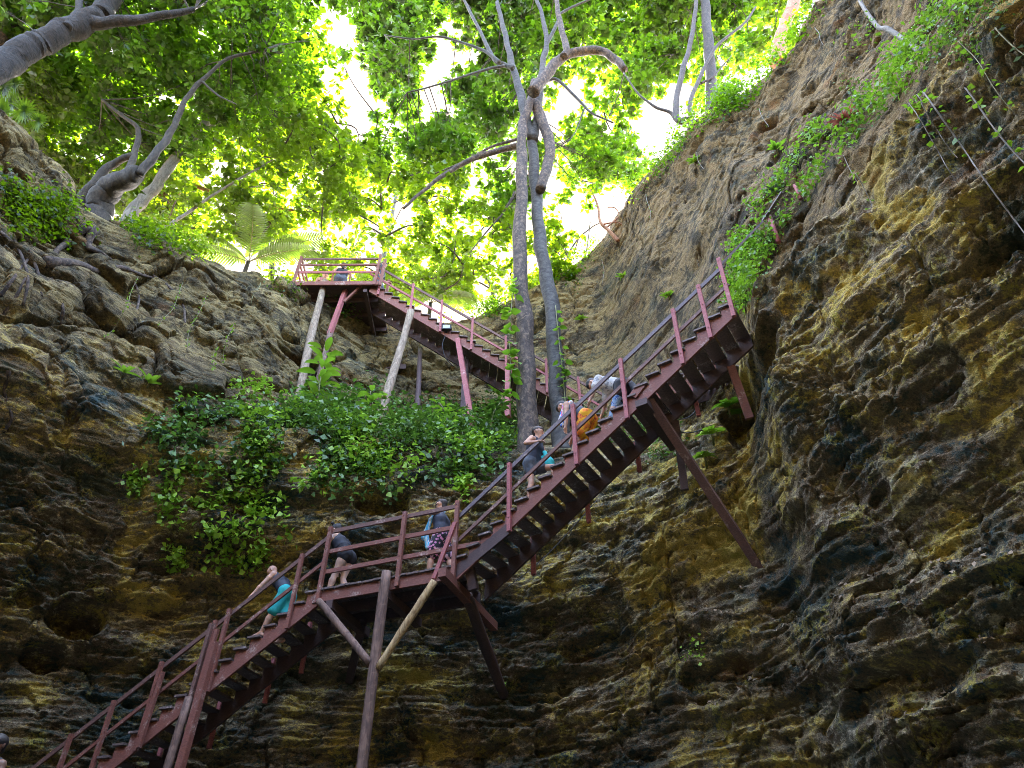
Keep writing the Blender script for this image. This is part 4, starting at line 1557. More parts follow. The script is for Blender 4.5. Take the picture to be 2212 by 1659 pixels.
def stem_plant(uvs, Y, label, leaf_len, leaf_w, n, mat, rnd, name="sapling", shape='oval', r=.03, spreadd=1.0, top_bias=1.0):
    P = [at(u, v, Y) for u, v in uvs]
    root = empty(name, P[0], label, "plant")
    S_ = spline(P, 16)
    mb = MB(P[0])
    mb.tube(S_, [r * (1 - .6 * j / 15) for j in range(16)], 7)
    mb.build("stem", M['stem'], root, True)
    parts = []
    for i in range(n):
        t = (i + .5) / n
        k = S_[min(15, int((.25 + .75 * t ** top_bias) * 15))]
        a = i * 2.4 + rnd.uniform(-.4, .4)
        d = V3(math.cos(a) * spreadd, math.sin(a) * spreadd, rnd.uniform(.1, .6))
        pt_ = Vector(k) + d.normalized() * rnd.uniform(.08, .22)
        mb2 = blade(pt_, d, leaf_len * rnd.uniform(.75, 1.15), leaf_w * rnd.uniform(.8, 1.2), .9, 6, shape, rnd.uniform(-.3, .3))
        parts.append(mb2)
    quads_mesh("leaves", parts, M[mat], root, P[0])


rnd = random.Random(77)
stem_plant([(683, 905), (688, 850), (695, 800), (705, 748)], 17.9, "tall sapling with large glossy leaves in front of the red platform post", .55, .26, 26, 'cover_bright', rnd)
stem_plant([(735, 905), (740, 870), (760, 830)], 17.9, "twiggy small leaved shrub right of the tall glossy sapling", .26, .12, 46, 'cover', rnd, "shrub", spreadd=1.6)
stem_plant([(800, 920), (805, 880), (800, 845)], 18.3, "shrub climbing the yellowish log pole", .36, .22, 18, 'cover_bright', rnd, "shrub")
stem_plant([(960, 945), (965, 900), (950, 870)], 18.1, "small bright shrub between the dark pole and the pink raking post", .3, .13, 34, 'cover_bright', rnd, "shrub", spreadd=1.5)
stem_plant([(1060, 930), (1065, 895), (1080, 870)], 18.0, "leafy shrub under the upper stairs left of the brown trunk", .28, .14, 50, 'cover', rnd, "shrub", spreadd=1.8)
stem_plant([(500, 870), (497, 830), (500, 770)], 18.0, "hanging leafy stem against the bare left slab", .24, .12, 26, 'cover_bright', rnd, "shrub", r=.012)


# climbing vine on the brown trunk, and on the grey one
def climber(uvs, Y, label, size, n, mat, seed):
    rnd = random.Random(seed)
    P = [at(u, v, Y) for u, v in uvs]
    root = empty("climbing_vine", P[0], label, "vine")
    S_ = spline(P, 30)
    mb = MB(P[0])
    mb.tube(S_, [.018] * 30, 6)
    mb.build("stem", M['stem'], root, True)
    parts = []
    for i in range(n):
        k = Vector(S_[rnd.randrange(30)])
        a = rnd.uniform(-2.9, -.2)
        d = V3(math.cos(a), math.sin(a), rnd.uniform(-.5, .3))
        parts.append(blade(k + d * rnd.uniform(.03, .16), d + UP * -.2, size * rnd.uniform(.7, 1.2), size * .8, .8, 5, 'heart', rnd.uniform(-.5, .5)))
    quads_mesh("leaves", parts, M[mat], root, P[0])


climber([(1100, 860), (1103, 800), (1101, 730), (1105, 660), (1112, 610)], 17.25, "broad leaved climber hugging the left side of the brown trunk", .36, 34, 'ivy', 3)
climber([(1222, 880), (1215, 800), (1208, 740), (1200, 660)], 17.8, "small leaved climber on the right side of the grey trunk", .24, 30, 'ivy', 4)


# hanging vines
def hanging(uv, length, label, leafsize, n, seed, off=.35, r=.012, mat='ivy', group=None, sway=.12, curl=0.0, leafy=(0, 1), pale=False):
    rnd = random.Random(seed)
    rs_ = np.random.RandomState(seed)
    a = hit(uv[0], uv[1], off)
    P = [a - inward(a) * (off + .1) + UP * .1, a]
    k = 9
    for i in range(1, k + 1):
        t = i / k
        P.append(a - UP * length * t + V3(math.sin(t * 5 + seed) * sway, math.cos(t * 4 + seed) * sway, 0) * t + inward(a) * .25 * t)
    for i in range(2, len(P)):
        q = P[i]
        f_ = math.degrees(math.atan2(q.x, q.y))
        lim = float(wall_R(np.array([f_]), np.array([q.z]))[0]) - off * .45
        h_ = math.hypot(q.x, q.y)
        if h_ > lim:
            P[i] = V3(q.x * lim / h_, q.y * lim / h_, q.z)
    if curl:
        P += [P[-1] + V3(-curl * .5, 0, -curl * .2), P[-1] + V3(-curl, 0, .05)]
    root = empty("hanging_vine", a, label, "vine", group)
    S_ = spline(P, 40)
    mb = MB(a)
    mb.tube(S_, [r * (1 - .4 * j / 39) for j in range(40)], 6, .1, seed)
    mb.build("stem", M['palebark' if pale else 'stem'], root, True)
    if n:
        idx = rs_.uniform(5 + 33 * leafy[0], 5 + 33 * leafy[1], n).astype(int)
        sd = np.where(rs_.rand(n, 1) > .5, 1, -1) * np.array([[.9, -.3, .25]]) + rs_.normal(size=(n, 3)) * .25
        CC = S_[idx] + sd * leafsize * .55
        quads_mesh("leaves", [leaf_quads(CC, rs_.uniform(leafsize * .7, leafsize * 1.2, n), rs_, .6, .6, sd)], M[mat], root, a)


GV = "vines dangling down the right wall"
hanging((1960, 225), 3.0, "leafy vine dangling to the dark hole in the right wall, left of its pair", .12, 26, 1, .5, .011, group=GV, leafy=(0, .75), pale=True)
hanging((1985, 215), 2.2, "shorter leafy vine hanging right of the one that reaches the dark hole", .11, 20, 2, .55, .010, group=GV, leafy=(0, .8), pale=True)
hanging((1995, 200), 5.6, "longest bare tipped vine slanting down to the right edge of the photo", .12, 18, 3, .6, .017, group=GV, leafy=(0, .45), sway=.06, pale=True)
hanging((2085, 190), 3.4, "vine with yellowish leaves hanging near the right edge", .12, 34, 4, .5, .014, 'cover_bright', group=GV, pale=True)
hanging((2150, 60), 2.4, "sparse vine with big round leaves in the upper right corner", .13, 16, 6, .5, .01, 'strap', group=GV)
hanging((2070, 90), 2.4, "fine vine with small leaves left of the round leaved one", .10, 26, 8, .5, .008, 'ivy', group=GV)
hanging((1822, 335), 2.9, "thin vine curling at its tip below the middle of the ivy ledge", .09, 14, 5, .45, .009, group=GV, curl=.18, pale=True)
GW = "thin vines hanging on the left slabs"
for i, (uv, L, lb) in enumerate((((298, 600), 2.9, "leftmost long thin vine with small leaves on the big left slab"), ((395, 610), 2.7, "thin vine on the big left slab between two longer ones"),
                                 ((563, 610), 1.5, "bare pale hanging stem left of the platform poles"), ((445, 640), 2.8, "leafy thin vine right of the middle one on the big left slab"),
                                 ((505, 700), 2.0, "short vine hanging over the yellowish slab near the undergrowth"), ((470, 750), 1.3, "shortest vine on the left slab, low beside the leafy stem"))):
    hanging(uv, L, lb, .09, 30 if i not in (2,) else 0, 30 + i, .5, .010 if i != 2 else .018, 'cover_bright', GW, .1)

# pale branch on the right wall and its leaves
bp = [hit(u, v, o_) for u, v, o_ in ((1850, -20, 1.3), (1862, 10, 1.2), (1895, 57, 1.0), (1918, 63, .8), (1958, 90, .45), (1990, 112, .05))]
root = empty("bare_branch", bp[-1], "pale bare branch jutting from the upper right rock towards the top edge", "branch")
mb = MB(bp[-1])
mb.tube(spline(bp, 24), [.045 + .03 * j / 23 for j in range(24)], 10, .1, 3)
mb.build("wood", M['palebark'], root, True)
rs2 = np.random.RandomState(9)
CC = np.array(bp[2]) + rs2.normal(size=(60, 3)) * .28 + np.array([-.35, 0, -.15])
quads_mesh("leaves", [leaf_quads(CC, rs2.uniform(.08, .16, 60), rs2, .7, .4)], M['ivy'], root, bp[-1])


# palms
def feather_palm(base, fronds, label, L=3.2):
    root = empty("feather_palm", base, label, "palm")
    b = Vector(base)
    mb = MB(b)
    mb.tube([b - UP * 2.2, b - UP * 1.0, b], [.12, .11, .09], 8)
    mb.build("trunk", M['bark_tan'], root, True)
    for i, (dx, dy, dz) in enumerate(fronds):
        d = V3(dx, dy, dz).normalized()
        P = [b]
        g = d.copy()
        for j in range(14):
            P.append(P[-1] + g * (L / 14))
            g = (g - UP * .055).normalized()
        mb = MB(b)
        mb.tube(P, [.022 * (1 - .7 * j / 14) for j in range(15)], 5)
        fr = mb.build("frond", M['stem'], root, True)
        parts = []
        for j in range(2, 15):
            for q in (0, .5):
                p0 = P[j] + (P[min(j + 1, 14)] - P[j]) * q
                ax = (P[j] - P[j - 1]).normalized()
                sd = ax.cross(UP).normalized()
                ln = .8 * math.sin(math.pi * (.12 + .8 * j / 15)) + .1
                for s in (-1, 1):
                    parts.append(blade(p0, sd * s + ax * .75 - UP * .15, ln, .085, .7, 3, 'strap'))
        quads_mesh("leaflets", parts, M['palm'], fr, b)


pb = at(537, 566, 20.2)
feather_palm(pb, [(.05, .1, 1.3), (.9, -.1, .75), (1, -.3, .25), (-.9, -.2, .3), (-.7, .1, .9), (.5, .3, 1.1), (.3, -.9, .3)], "feather palm arching over the rim left of the high platform")
pb = at(930, 655, 24.5)
feather_palm(pb, [(.7, -.1, .8), (1, -.2, .35), (-.8, -.1, .5), (.1, .2, 1.2), (-.3, -.2, 1), (.4, -.6, .6)], "low palm behind the rails of the upper staircase", 2.1)


def fan_palm(uvs, label):
    b = at(-30, 262, 12.2)
    root = empty("fan_palm", b, label, "palm")
    rnd = random.Random(4)
    for u, v, rr in uvs:
        c = at(u, v, 12.2 + rnd.uniform(-.5, .5))
        mb = MB(b)
        mb.tube([b, (b + c) / 2 + UP * .25, c], [.02, .016, .012], 6)
        st_ = mb.build("leaf_stalk", M['stem'], root, True)
        parts = []
        ax = V3(rnd.uniform(-.3, .3), -.5, -.45).normalized()
        e1 = ax.cross(UP).normalized()
        e2 = ax.cross(e1)
        for k in range(22):
            a = 2 * math.pi * k / 24 + .3
            d = e1 * math.cos(a) + e2 * math.sin(a)
            parts.append(blade(c, d + ax * .2, rr * rnd.uniform(.85, 1.1), rr * .15, .25, 4, 'strap'))
        quads_mesh("fan", parts, M['palm'], st_, b)


fan_palm([(10, 190, .75), (25, 225, .6), (52, 240, .5), (83, 262, .36), (5, 245, .6), (30, 180, .5)], "dark fan palm at the left edge below the ridged bough")

# fallen leaves lying on the ledges of the lower right rock
P, N = scatter([(1500, 1250), (1900, 1050), (2212, 1000), (2212, 1500), (1700, 1600), (1300, 1550), (1400, 1400)], 2600, rs)
k = N[:, 2] > .45
P, N = P[k][:110], N[k][:110]
V, F = leaf_quads(P + N * .02, rs.uniform(.06, .13, len(P)), rs, .25, .5, None, N)
stuff("fallen_leaves", "pale dry leaves scattered on the ledges of the lower right rock", "leaves", [(V, F)], simple_mat("dry_leaves", (.30, .22, .14), .8, .4))

GR = "thin dry roots hanging on the upper right rock"
for i, (uv, L, lb) in enumerate((((1505, 330), 1.3, "pale root strand hanging just below the straight pale trunk on the rim"), ((1640, 235), 1.6, "dry root hanging from the leafy edge of the right rim"),
                                 ((1395, 420), 2.2, "long thin root hanging on the lighter left part of the right rock"), ((1300, 560), 2.0, "thin root hanging near the rim right of the grey trunk"),
                                 ((1760, 60), 1.5, "dry root hanging under the top of the right rim"))):
    hanging(uv, L, lb, .08, 6, 60 + i, .25, .012, 'cover', GR, .1, pale=True)
GT = "small tufts growing on the upper right rock"
for i, (uv, lb) in enumerate((((1345, 600), "small green tuft on the bare rock right of the grey trunk"), ((1445, 640), "tiny tuft on the rock above the top rail of the middle staircase"), ((1500, 350), "green tuft just under the straight pale trunk"),
                              ((1255, 690), "small leafy tuft low on the rock beside the grey trunk"))):
    strap_plant(uv, lb, 12, .34, .09, 1.0, 'cover_bright', shape='oval', lean=.7, off=.08, up=.6, group=GT, seed=40 + i, name="shrub")
# ------------------------------------------------------------------ people: smooth bodies meshed from blended capsules
def surface_nets(D, org, h):
    s = D < 0
    n = np.array(D.shape) - 1
    corners = [(i, j, k) for i in (0, 1) for j in (0, 1) for k in (0, 1)]
    cnt = sum(s[i:i + n[0], j:j + n[1], k:k + n[2]].astype(np.int8) for i, j, k in corners)
    act = (cnt > 0) & (cnt < 8)
    I = np.argwhere(act)
    idx = -np.ones(act.shape, int)
    idx[act] = np.arange(len(I))
    acc = np.zeros((len(I), 3))
    w = np.zeros((len(I), 1))
    for a in corners:
        for ax in range(3):
            if a[ax]:
                continue
            b = list(a)
            b[ax] = 1
            d0 = D[I[:, 0] + a[0], I[:, 1] + a[1], I[:, 2] + a[2]]
            d1 = D[I[:, 0] + b[0], I[:, 1] + b[1], I[:, 2] + b[2]]
            m = (d0 < 0) != (d1 < 0)
            t = np.where(m, d0 / np.where(m, d0 - d1, 1), 0)
            p = np.repeat(np.array([a], float), len(I), 0)
            p[:, ax] += t
            acc += p * m[:, None]
            w += m[:, None]
    V = (I + acc / w) * h + np.array(org)
    F = []
    for ax in range(3):
        o1, o2 = [(1, 2), (2, 0), (0, 1)][ax]
        sl0, sl1 = [slice(None)] * 3, [slice(None)] * 3
        sl0[ax], sl1[ax] = slice(0, -1), slice(1, None)
        A_, B_ = s[tuple(sl0)], s[tuple(sl1)]
        for flip, m in ((False, A_ & ~B_), (True, ~A_ & B_)):
            E = np.argwhere(m)
            ok = (E[:, o1] > 0) & (E[:, o2] > 0) & (E[:, o1] < n[o1]) & (E[:, o2] < n[o2])
            E = E[ok]
            q = []
            for da, db in ((-1, -1), (0, -1), (0, 0), (-1, 0)):
                c = E.copy()
                c[:, o1] += da
                c[:, o2] += db
                q.append(idx[c[:, 0], c[:, 1], c[:, 2]])
            q = np.stack(q, 1)
            F.append(q[:, ::-1] if flip else q)
    return V, np.concatenate(F)


def sdf_mesh(caps, h=.011, k=.03, lump=0.0):
    """caps: (a, b, ra, rb[, k]) blended into one smooth skin"""
    P = np.array([[tuple(c[0]), tuple(c[1])] for c in caps], float)
    rm = max(max(c[2], c[3]) for c in caps)
    lo = P.reshape(-1, 3).min(0) - rm - .05
    hi = P.reshape(-1, 3).max(0) + rm + .05
    n = np.ceil((hi - lo) / h).astype(int) + 1
    D = np.full(tuple(n), 1.0)
    for c in caps:
        a, b, ra, rb = np.array(tuple(c[0])), np.array(tuple(c[1])), c[2], c[3]
        kk = c[4] if len(c) > 4 else k
        m = max(ra, rb) + kk + 3 * h
        i0 = np.clip(((np.minimum(a, b) - m - lo) / h).astype(int), 0, n - 1)
        i1 = np.clip(((np.maximum(a, b) + m - lo) / h).astype(int) + 2, 1, n)
        g = np.stack(np.meshgrid(*[lo[q] + np.arange(i0[q], i1[q]) * h for q in range(3)], indexing='ij'), -1)
        ab = b - a
        t = np.clip(((g - a) @ ab) / max(1e-9, ab @ ab), 0, 1)
        d = np.linalg.norm(g - a - t[..., None] * ab, axis=-1) - (ra + (rb - ra) * t)
        sl = tuple(slice(i0[q], i1[q]) for q in range(3))
        e = D[sl]
        hh = np.clip(.5 + .5 * (e - d) / kk, 0, 1)
        D[sl] = e * (1 - hh) + d * hh - kk * hh * (1 - hh)
    if lump:
        g = np.stack(np.meshgrid(*[lo[q] + np.arange(n[q]) * h for q in range(3)], indexing='ij'), -1)
        D += lump * pn(g[..., 0] * 14, g[..., 1] * 14, g[..., 2] * 9)
    return surface_nets(D, lo, h)


def skin_mat(name, col):
    N = Nodes(name)
    n = N.noise(9, 4, .6, N.mapped((1, 1, 1)))
    N.base(N.mix(N.ramp(n, .3, .7), tuple(x * .88 for x in col), tuple(min(1, x * 1.1) for x in col)))
    N.p.inputs["Roughness"].default_value = .5
    N.p.inputs["Subsurface Weight"].default_value = .08
    N.p.inputs["Subsurface Radius"].default_value = (.02, .008, .005)
    return N.m


def pattern_mat(name, cols, scale, thr=(.45, .55), kind='noise', stretch=(1, 1, 1)):
    N = Nodes(name)
    v = N.mapped(stretch)
    if kind == 'noise':
        f = N.noise(scale, 2, .5, v)
        f2 = N.noise(scale * 1.7, 2, .5, N.mapped(tuple(x * 1.3 for x in stretch)))
    else:
        vo = N.n("ShaderNodeTexVoronoi")
        vo.inputs["Scale"].default_value = scale
        N.l(v, vo.inputs["Vector"])
        f = vo.outputs["Distance"]
        f2 = N.noise(scale * .6, 2, .5, v)
    c = N.mix(N.ramp(f, *thr), cols[0], cols[1])
    c = N.mix(N.ramp(f2, .56, .62), c, cols[2])
    N.base(c)
    N.p.inputs["Roughness"].default_value = .85
    return N.m


M['skin'] = skin_mat("tanned_skin", (.50, .27, .18))
M['skin_pale'] = skin_mat("light_skin", (.62, .40, .31))
M['skin_dark'] = skin_mat("dark_skin", (.16, .08, .05))
M['black'] = simple_mat("black_fabric", (.018, .018, .024), .8, .3)
M['vest'] = simple_mat("dark_navy_vest_fabric", (.025, .027, .042), .7, .3)
M['hair'] = simple_mat("black_hair", (.015, .011, .010), .6, .3, 60)
M['hairgrey'] = simple_mat("cropped_dark_hair", (.05, .038, .032), .8, .4, 90)
M['hairbrown'] = simple_mat("dark_brown_hair", (.04, .022, .014), .6, .4, 60)
M['white'] = pattern_mat("white_shirt_with_grey_print", ((.78, .78, .78), (.78, .78, .78), (.30, .31, .33)), 7, (.4, .6))
M['teal'] = simple_mat("teal_fabric", (.03, .42, .42), .8, .15)
M['glass'] = simple_mat("dark_sunglasses", (.012, .012, .014), .15, .1)
M['grey'] = simple_mat("charcoal_shorts_fabric", (.075, .085, .105), .85, .3)
M['floral'] = pattern_mat("pink_floral_shorts", ((.70, .06, .13), (.70, .06, .13), (.70, .06, .13)), 9)
M['floral2'] = pattern_mat("black_pink_flower_shorts", ((.75, .30, .50), (.02, .018, .022), (.75, .5, .62)), 15, (.28, .42), 'voronoi')
M['yellow'] = pattern_mat("yellow_red_shorts", ((.85, .45, .02), (.80, .22, .02), (.42, .04, .03)), 9, (.47, .53))
M['bluep'] = pattern_mat("blue_speckled_leggings", ((.07, .16, .42), (.30, .45, .60), (.55, .60, .70)), 22, (.42, .58))
M['towel'] = pattern_mat("striped_beach_towel", ((.10, .42, .70), (.70, .82, .88), (.10, .55, .75)), 5, (.48, .52), 'noise', (3.5, 3.5, .25))
M['towel2'] = pattern_mat("blue_white_towel", ((.04, .22, .75), (.85, .88, .92), (.65, .15, .25)), 6, (.48, .52), 'noise', (2.5, 2.5, .5))
M['pinkish'] = simple_mat("faded_pink_fabric", (.30, .10, .10), .8, .2)
M['shoe'] = simple_mat("maroon_sandal", (.16, .04, .05), .8, .2)


def ik(a, t, l1, l2, pole):
    a, t = Vector(a), Vector(t)
    v = t - a
    d = max(.05, min(v.length, (l1 + l2) * .998))
    t = a + v.normalized() * d
    x = (l1 * l1 - l2 * l2 + d * d) / (2 * d)
    hgt = math.sqrt(max(0, l1 * l1 - x * x))
    p = Vector(pole)
    ax = v.normalized()
    p = (p - ax * p.dot(ax))
    p = p.normalized() if p.length > 1e-4 else Vector((0, 0, 1))
    return a + ax * x + p * hgt, t


def hand_caps(w, hd, pn_, left, curl=.5):
    """palm, four unequal bent fingers and a thumb; hd = hand direction, pn_ = palm normal (palm faces it)"""
    hd = Vector(hd).normalized()
    pn_ = Vector(pn_)
    pn_ = (pn_ - hd * pn_.dot(hd)).normalized()
    sd = hd.cross(pn_).normalized() * (1 if left else -1)
    caps = []
    kn = w + hd * .085
    for o in (-.026, 0, .026):
        caps.append((w + sd * o * .6, kn + sd * o, .020, .017, .012))
    for o, L in ((.032, .064), (.011, .076), (-.011, .071), (-.032, .055)):
        b = kn + sd * o
        d1 = (hd + pn_ * curl * .5).normalized()
        d2 = (hd + pn_ * curl * 1.5).normalized()
        d3 = (hd * .6 + pn_ * curl * 2.4).normalized()
        p1 = b + d1 * L * .5
        p2 = p1 + d2 * L * .33
        p3 = p2 + d3 * L * .3
        caps += [(b, p1, .0098, .0092, .004), (p1, p2, .0092, .0088, .004), (p2, p3, .0088, .0075, .004)]
    t0 = w + sd * .028 + hd * .025
    t1 = t0 + (sd * .9 + hd * .6 + pn_ * .4).normalized() * .04
    t2 = t1 + (sd * .35 + hd * .9 + pn_ * .55).normalized() * .034
    caps += [(t0, t1, .015, .011, .008), (t1, t2, .011, .009, .005)]
    return caps


def person(label, loc, yaw, skin, pel=(0, 0, .95), lean=10, side=0, head=(0, 0), hands=((.2, .25, .9), (.2, -.25, .9)), feet=((.12, .1, .08), (-.1, -.1, .08)), heavy=1.0, female=False,
           scale=1.2, hair=None, top=None, bottom=None, legging=None, shades=False, toes=((1, .1), (1, -.1)), elbow=(-.4, .25, -.6), knees=(1, 0, .1), beard=False, handcurl=.55, palm=(0, 0, -1)):
    """local frame: x forward, y left, z up, origin on the ground below the pelvis"""
    root = empty("person", loc, label, "person", None, yaw)
    S_ = 1.0
    root.scale = (scale,) * 3
    pelv = Vector(pel)
    Lr, Sr = R_(lean), R_(side)
    t = V3(math.sin(Lr), math.sin(Sr), math.cos(Lr)).normalized()     # spine direction
    lat = V3(0, 1, 0)
    fw = lat.cross(t).normalized()
    waist, chest, neck = pelv + t * .14, pelv + t * .32, pelv + t * .50
    hp, hy = R_(head[0]), R_(head[1])
    ht = (t * .55 + V3(math.sin(hp) * math.cos(hy), math.sin(hp) * math.sin(hy), math.cos(hp)) * .9).normalized()
    hf = V3(math.cos(hy) * math.cos(hp), math.sin(hy), -math.sin(hp))
    hf = (hf - ht * hf.dot(ht)).normalized()
    hl = ht.cross(hf)
    nk = neck + t * .03
    hc = nk + ht * .155
    sw = (.175 if female else .19)
    H = heavy
    caps = []
    # trunk
    for y in (-.055, .055):
        caps += [(pelv + lat * y * 1.2 - t * .03, waist + lat * y, .115 * H * (1.06 if female else 1), .098 * H, .05), (waist + lat * y, chest + lat * y * 1.3, .098 * H, .112 * H, .05),
                 (chest + lat * y * 1.5, neck + lat * y * 1.6 - t * .05, .105 * H, .075, .05)]
    if female:
        for y in (-.08, .08):
            c_ = chest + lat * y + fw * .085 * H
            caps.append((c_, c_ - t * .02, .062, .062, .04))
    caps += [(neck - t * .02, hc - ht * .06, .062, .056, .03)]
    # head
    caps += [(hc + ht * .03 - hf * .012, hc + ht * .02 + hf * .012, .094, .090, .03), (hc - ht * .055 + hf * .028, hc - ht * .085 + hf * .05, .064, .044, .03),
             (hc + ht * .002 + hf * .093, hc - ht * .035 + hf * .115, .012, .016, .012), (hc + hl * .035 + ht * .026 + hf * .086, hc - hl * .035 + ht * .026 + hf * .086, .014, .014, .015),
             (hc + hl * .02 - ht * .064 + hf * .085, hc - hl * .02 - ht * .064 + hf * .085, .010, .010, .008), (hc - ht * .072 + hf * .083, hc - ht * .075 + hf * .08, .013, .012, .01)]
    for s in (-1, 1):
        caps.append((hc + hl * s * .094 + ht * .015 - hf * .005, hc + hl * s * .092 - ht * .03, .016, .011, .008))
    arms, legs = [], []
    for s, hand in zip((1, -1), hands):
        sh = neck + lat * s * sw - t * .055
        caps.append((neck - t * .04 + lat * s * .06, sh, .068, .058 * H, .04))
        el, wr = ik(sh, hand, .285, .255, V3(elbow[0], elbow[1] * s, elbow[2]))
        caps += [(sh, sh + (el - sh) * .35, .058 * H, .052 * H, .02), (sh + (el - sh) * .35, el, .052 * H, .038, .02), (el, el + (wr - el) * .3, .038, .040, .015), (el + (wr - el) * .3, wr, .040, .026, .015)]
        caps += hand_caps(wr, wr - el, palm, s > 0, handcurl)
        arms.append((sh, el, wr))
    for s, ft, to in zip((1, -1), feet, toes):
        hpj = pelv + lat * s * .092 - t * .05
        kn, an = ik(hpj, ft, .425, .415, V3(knees[0], knees[1] * s, knees[2]))
        caps += [(hpj, hpj + (kn - hpj) * .4, .094 * H, .080 * H, .04), (hpj + (kn - hpj) * .4, kn, .080 * H, .054, .03), (kn, kn + (an - kn) * .32, .053, .057 * H, .02), (kn + (an - kn) * .32, an, .057 * H, .036, .02)]
        td = V3(to[0], to[1] * 1.0, to[2] if len(to) > 2 else 0).normalized()
        he = an - UP * .045 - td * .035
        caps += [(he, an, .034, .036, .02), (he, an - UP * .052 + td * .12, .032, .030, .02), (an + td * .02, an - UP * .045 + td * .13, .036, .026, .02)]
        caps += [(an - UP * .056 + td * .12 + td.cross(UP) * o, an - UP * .06 + td * (.165 - abs(o) * .4) + td.cross(UP) * o, .020, .015, .012) for o in (-.026, 0, .026)]
        legs.append((hpj, kn, an, td))

    def add(name, cs, mat, h=.012, k=.03, lump=0.0):
        V, F = sdf_mesh(cs, h, k, lump)
        o = link_mesh(name, np_mesh(name, V * S_, F), M[mat] if isinstance(mat, str) else mat, root, True)
        return o
    add("body", caps, skin, .0105)
    for s in (-1, 1):
        if not shades:
            mb = MB()
            c = (hc + hl * s * .034 + ht * .004 + hf * .086) * S_
            mb.tube([c - hf * .004, c + hf * .004], .009, 8)
            mb.build("eye", M['hair'], root, True)
    if shades:
        mb = MB()
        for s in (-1, 1):
            c = (hc + hl * s * .036 + ht * .004 + hf * .100) * S_
            mb.beam(c - hl * .026, c + hl * .026, .038, .012, ht)
            mb.beam(c + hl * s * .028, hc * S_ + hl * s * .098 + ht * .01, .010, .006, ht)
        mb.build("sunglasses", M['glass'], root)
    if hair:
        st, mat = hair
        e = ht * .045 - hf * .022
        hcps = [(hc + e, hc + e - hf * .02, .092, .090), (hc + ht * .05 + hf * .025, hc + ht * .055, .078, .085), (hc - ht * .03 - hf * .05, hc + ht * .02 - hf * .045, .058, .072)]
        if st == 'short':
            hcps = [(a + ht * .006, b + ht * .006, r1 + .004, r2 + .004) for a, b, r1, r2 in hcps]
        if st in ('bun', 'long'):
            hcps = [(a, b, r1 + .012, r2 + .012) for a, b, r1, r2 in hcps]
            hcps += [(hc - hf * .09 - ht * .01, hc - hf * .11 - ht * (.22 if st == 'long' else .05), .06, .045)]
        if st == 'bow':
            hcps = [(a, b, r1 + .014, r2 + .014) for a, b, r1, r2 in hcps]
            hcps += [(hc + ht * .13 + hl * .02, hc + ht * .17 + hl * .075, .02, .035), (hc + ht * .13 - hl * .02, hc + ht * .16 - hl * .08, .02, .035), (hc + ht * .12, hc + ht * .15, .04, .028)]
        if st == 'buzz':
            hcps = [(a, b, r1 + .001, r2 + .001) for a, b, r1, r2 in hcps]
        add("hair", hcps, mat, .012, .02, .006)
    if top:
        st, mat = top
        g = .016
        cs = []
        for y in (-.055, .055):
            lo = pelv + t * (.02 if st != 'crop' else .15)
            cs += [(lo + lat * y, waist + lat * y, .112 * H + g, .098 * H + g, .05), (waist + lat * y, chest + lat * y * 1.3, .098 * H + g, .112 * H + g, .05), (chest + lat * y * 1.5, neck + lat * y * 1.5 - t * .045, .105 * H + g, .070 + g, .05)]
        if female:
            for y in (-.08, .08):
                c_ = chest + lat * y + fw * .085 * H
                cs.append((c_, c_ - t * .02, .062 + g * .7, .062 + g * .7, .04))
        for s, (sh, el, wr) in zip((1, -1), arms):
            cs.append((neck - t * .045 + lat * s * .06, neck - t * .03 + lat * s * .12, .065, .055, .04))
            if st == 'tee':
                cs.append((sh, sh + (el - sh) * .62, .058 * H + .024, .058 * H + .022, .03))
        add("shirt" if st == 'tee' else ("tank_top" if st in ('tank', 'crop') else "vest"), cs, mat, .012, .03, .004)
    if bottom:
        st, mat = bottom
        g = .018
        cs = []
        for y in (-.055, .055):
            cs.append((pelv + lat * y * 1.2 - t * .04, pelv + t * (.09 if st != 'brief' else .05) + lat * y, .115 * H + g, .104 * H + g, .05))
        fr = {'short': .45, 'knee': .85, 'brief': .10}[st]
        for hpj, kn, an, td in legs:
            q = hpj + (kn - hpj) * fr
            cs.append((hpj, q, .096 * H + g * 1.3, (.096 * H + g * 1.4) if st == 'knee' else .092 * H + g, .04))
        add("shorts", cs, mat, .012, .03, .005)
    if legging:
        cs = []
        for hpj, kn, an, td in legs:
            cs += [(hpj, hpj + (kn - hpj) * .4, .094 * H + .012, .082 * H + .012, .03), (hpj + (kn - hpj) * .4, kn, .082 * H + .012, .064, .03), (kn, kn + (an - kn) * .75, .064, .055, .02)]
        add("leggings", cs, legging, .012, .02)
    root["_"] = 0
    del root["_"]
    return dict(root=root, hc=hc * S_, neck=neck * S_, chest=chest * S_, pelv=pelv * S_, arms=arms, legs=legs, fw=fw, lat=lat, t=t, yaw=yaw, loc=Vector(loc), S=scale)


def world_of(p, q):
    return p['loc'] + Matrix.Rotation(p['yaw'], 3, 'Z') @ (Vector(q) * p['S'])


def cloth_thing(name, label, cat, pts, r, mat, flat=None, lump=.008):
    """a soft hanging thing (towel, bag) from blended capsules, in world space"""
    b = Vector(pts[0][0])
    V, F = sdf_mesh([(Vector(a) - b, Vector(c) - b, r1, r2) for a, c, r1, r2 in pts], .012, .03, lump)
    o = link_mesh(name, np_mesh(name, V, F), M[mat], None, True)
    o.location = b
    return tag(o, label, cat)


def yaw_of(d):
    return math.atan2(d.y, d.x)


def local(p_world, loc, yaw):
    return Matrix.Rotation(-yaw, 3, 'Z') @ (Vector(p_world) - Vector(loc)) / 1.2


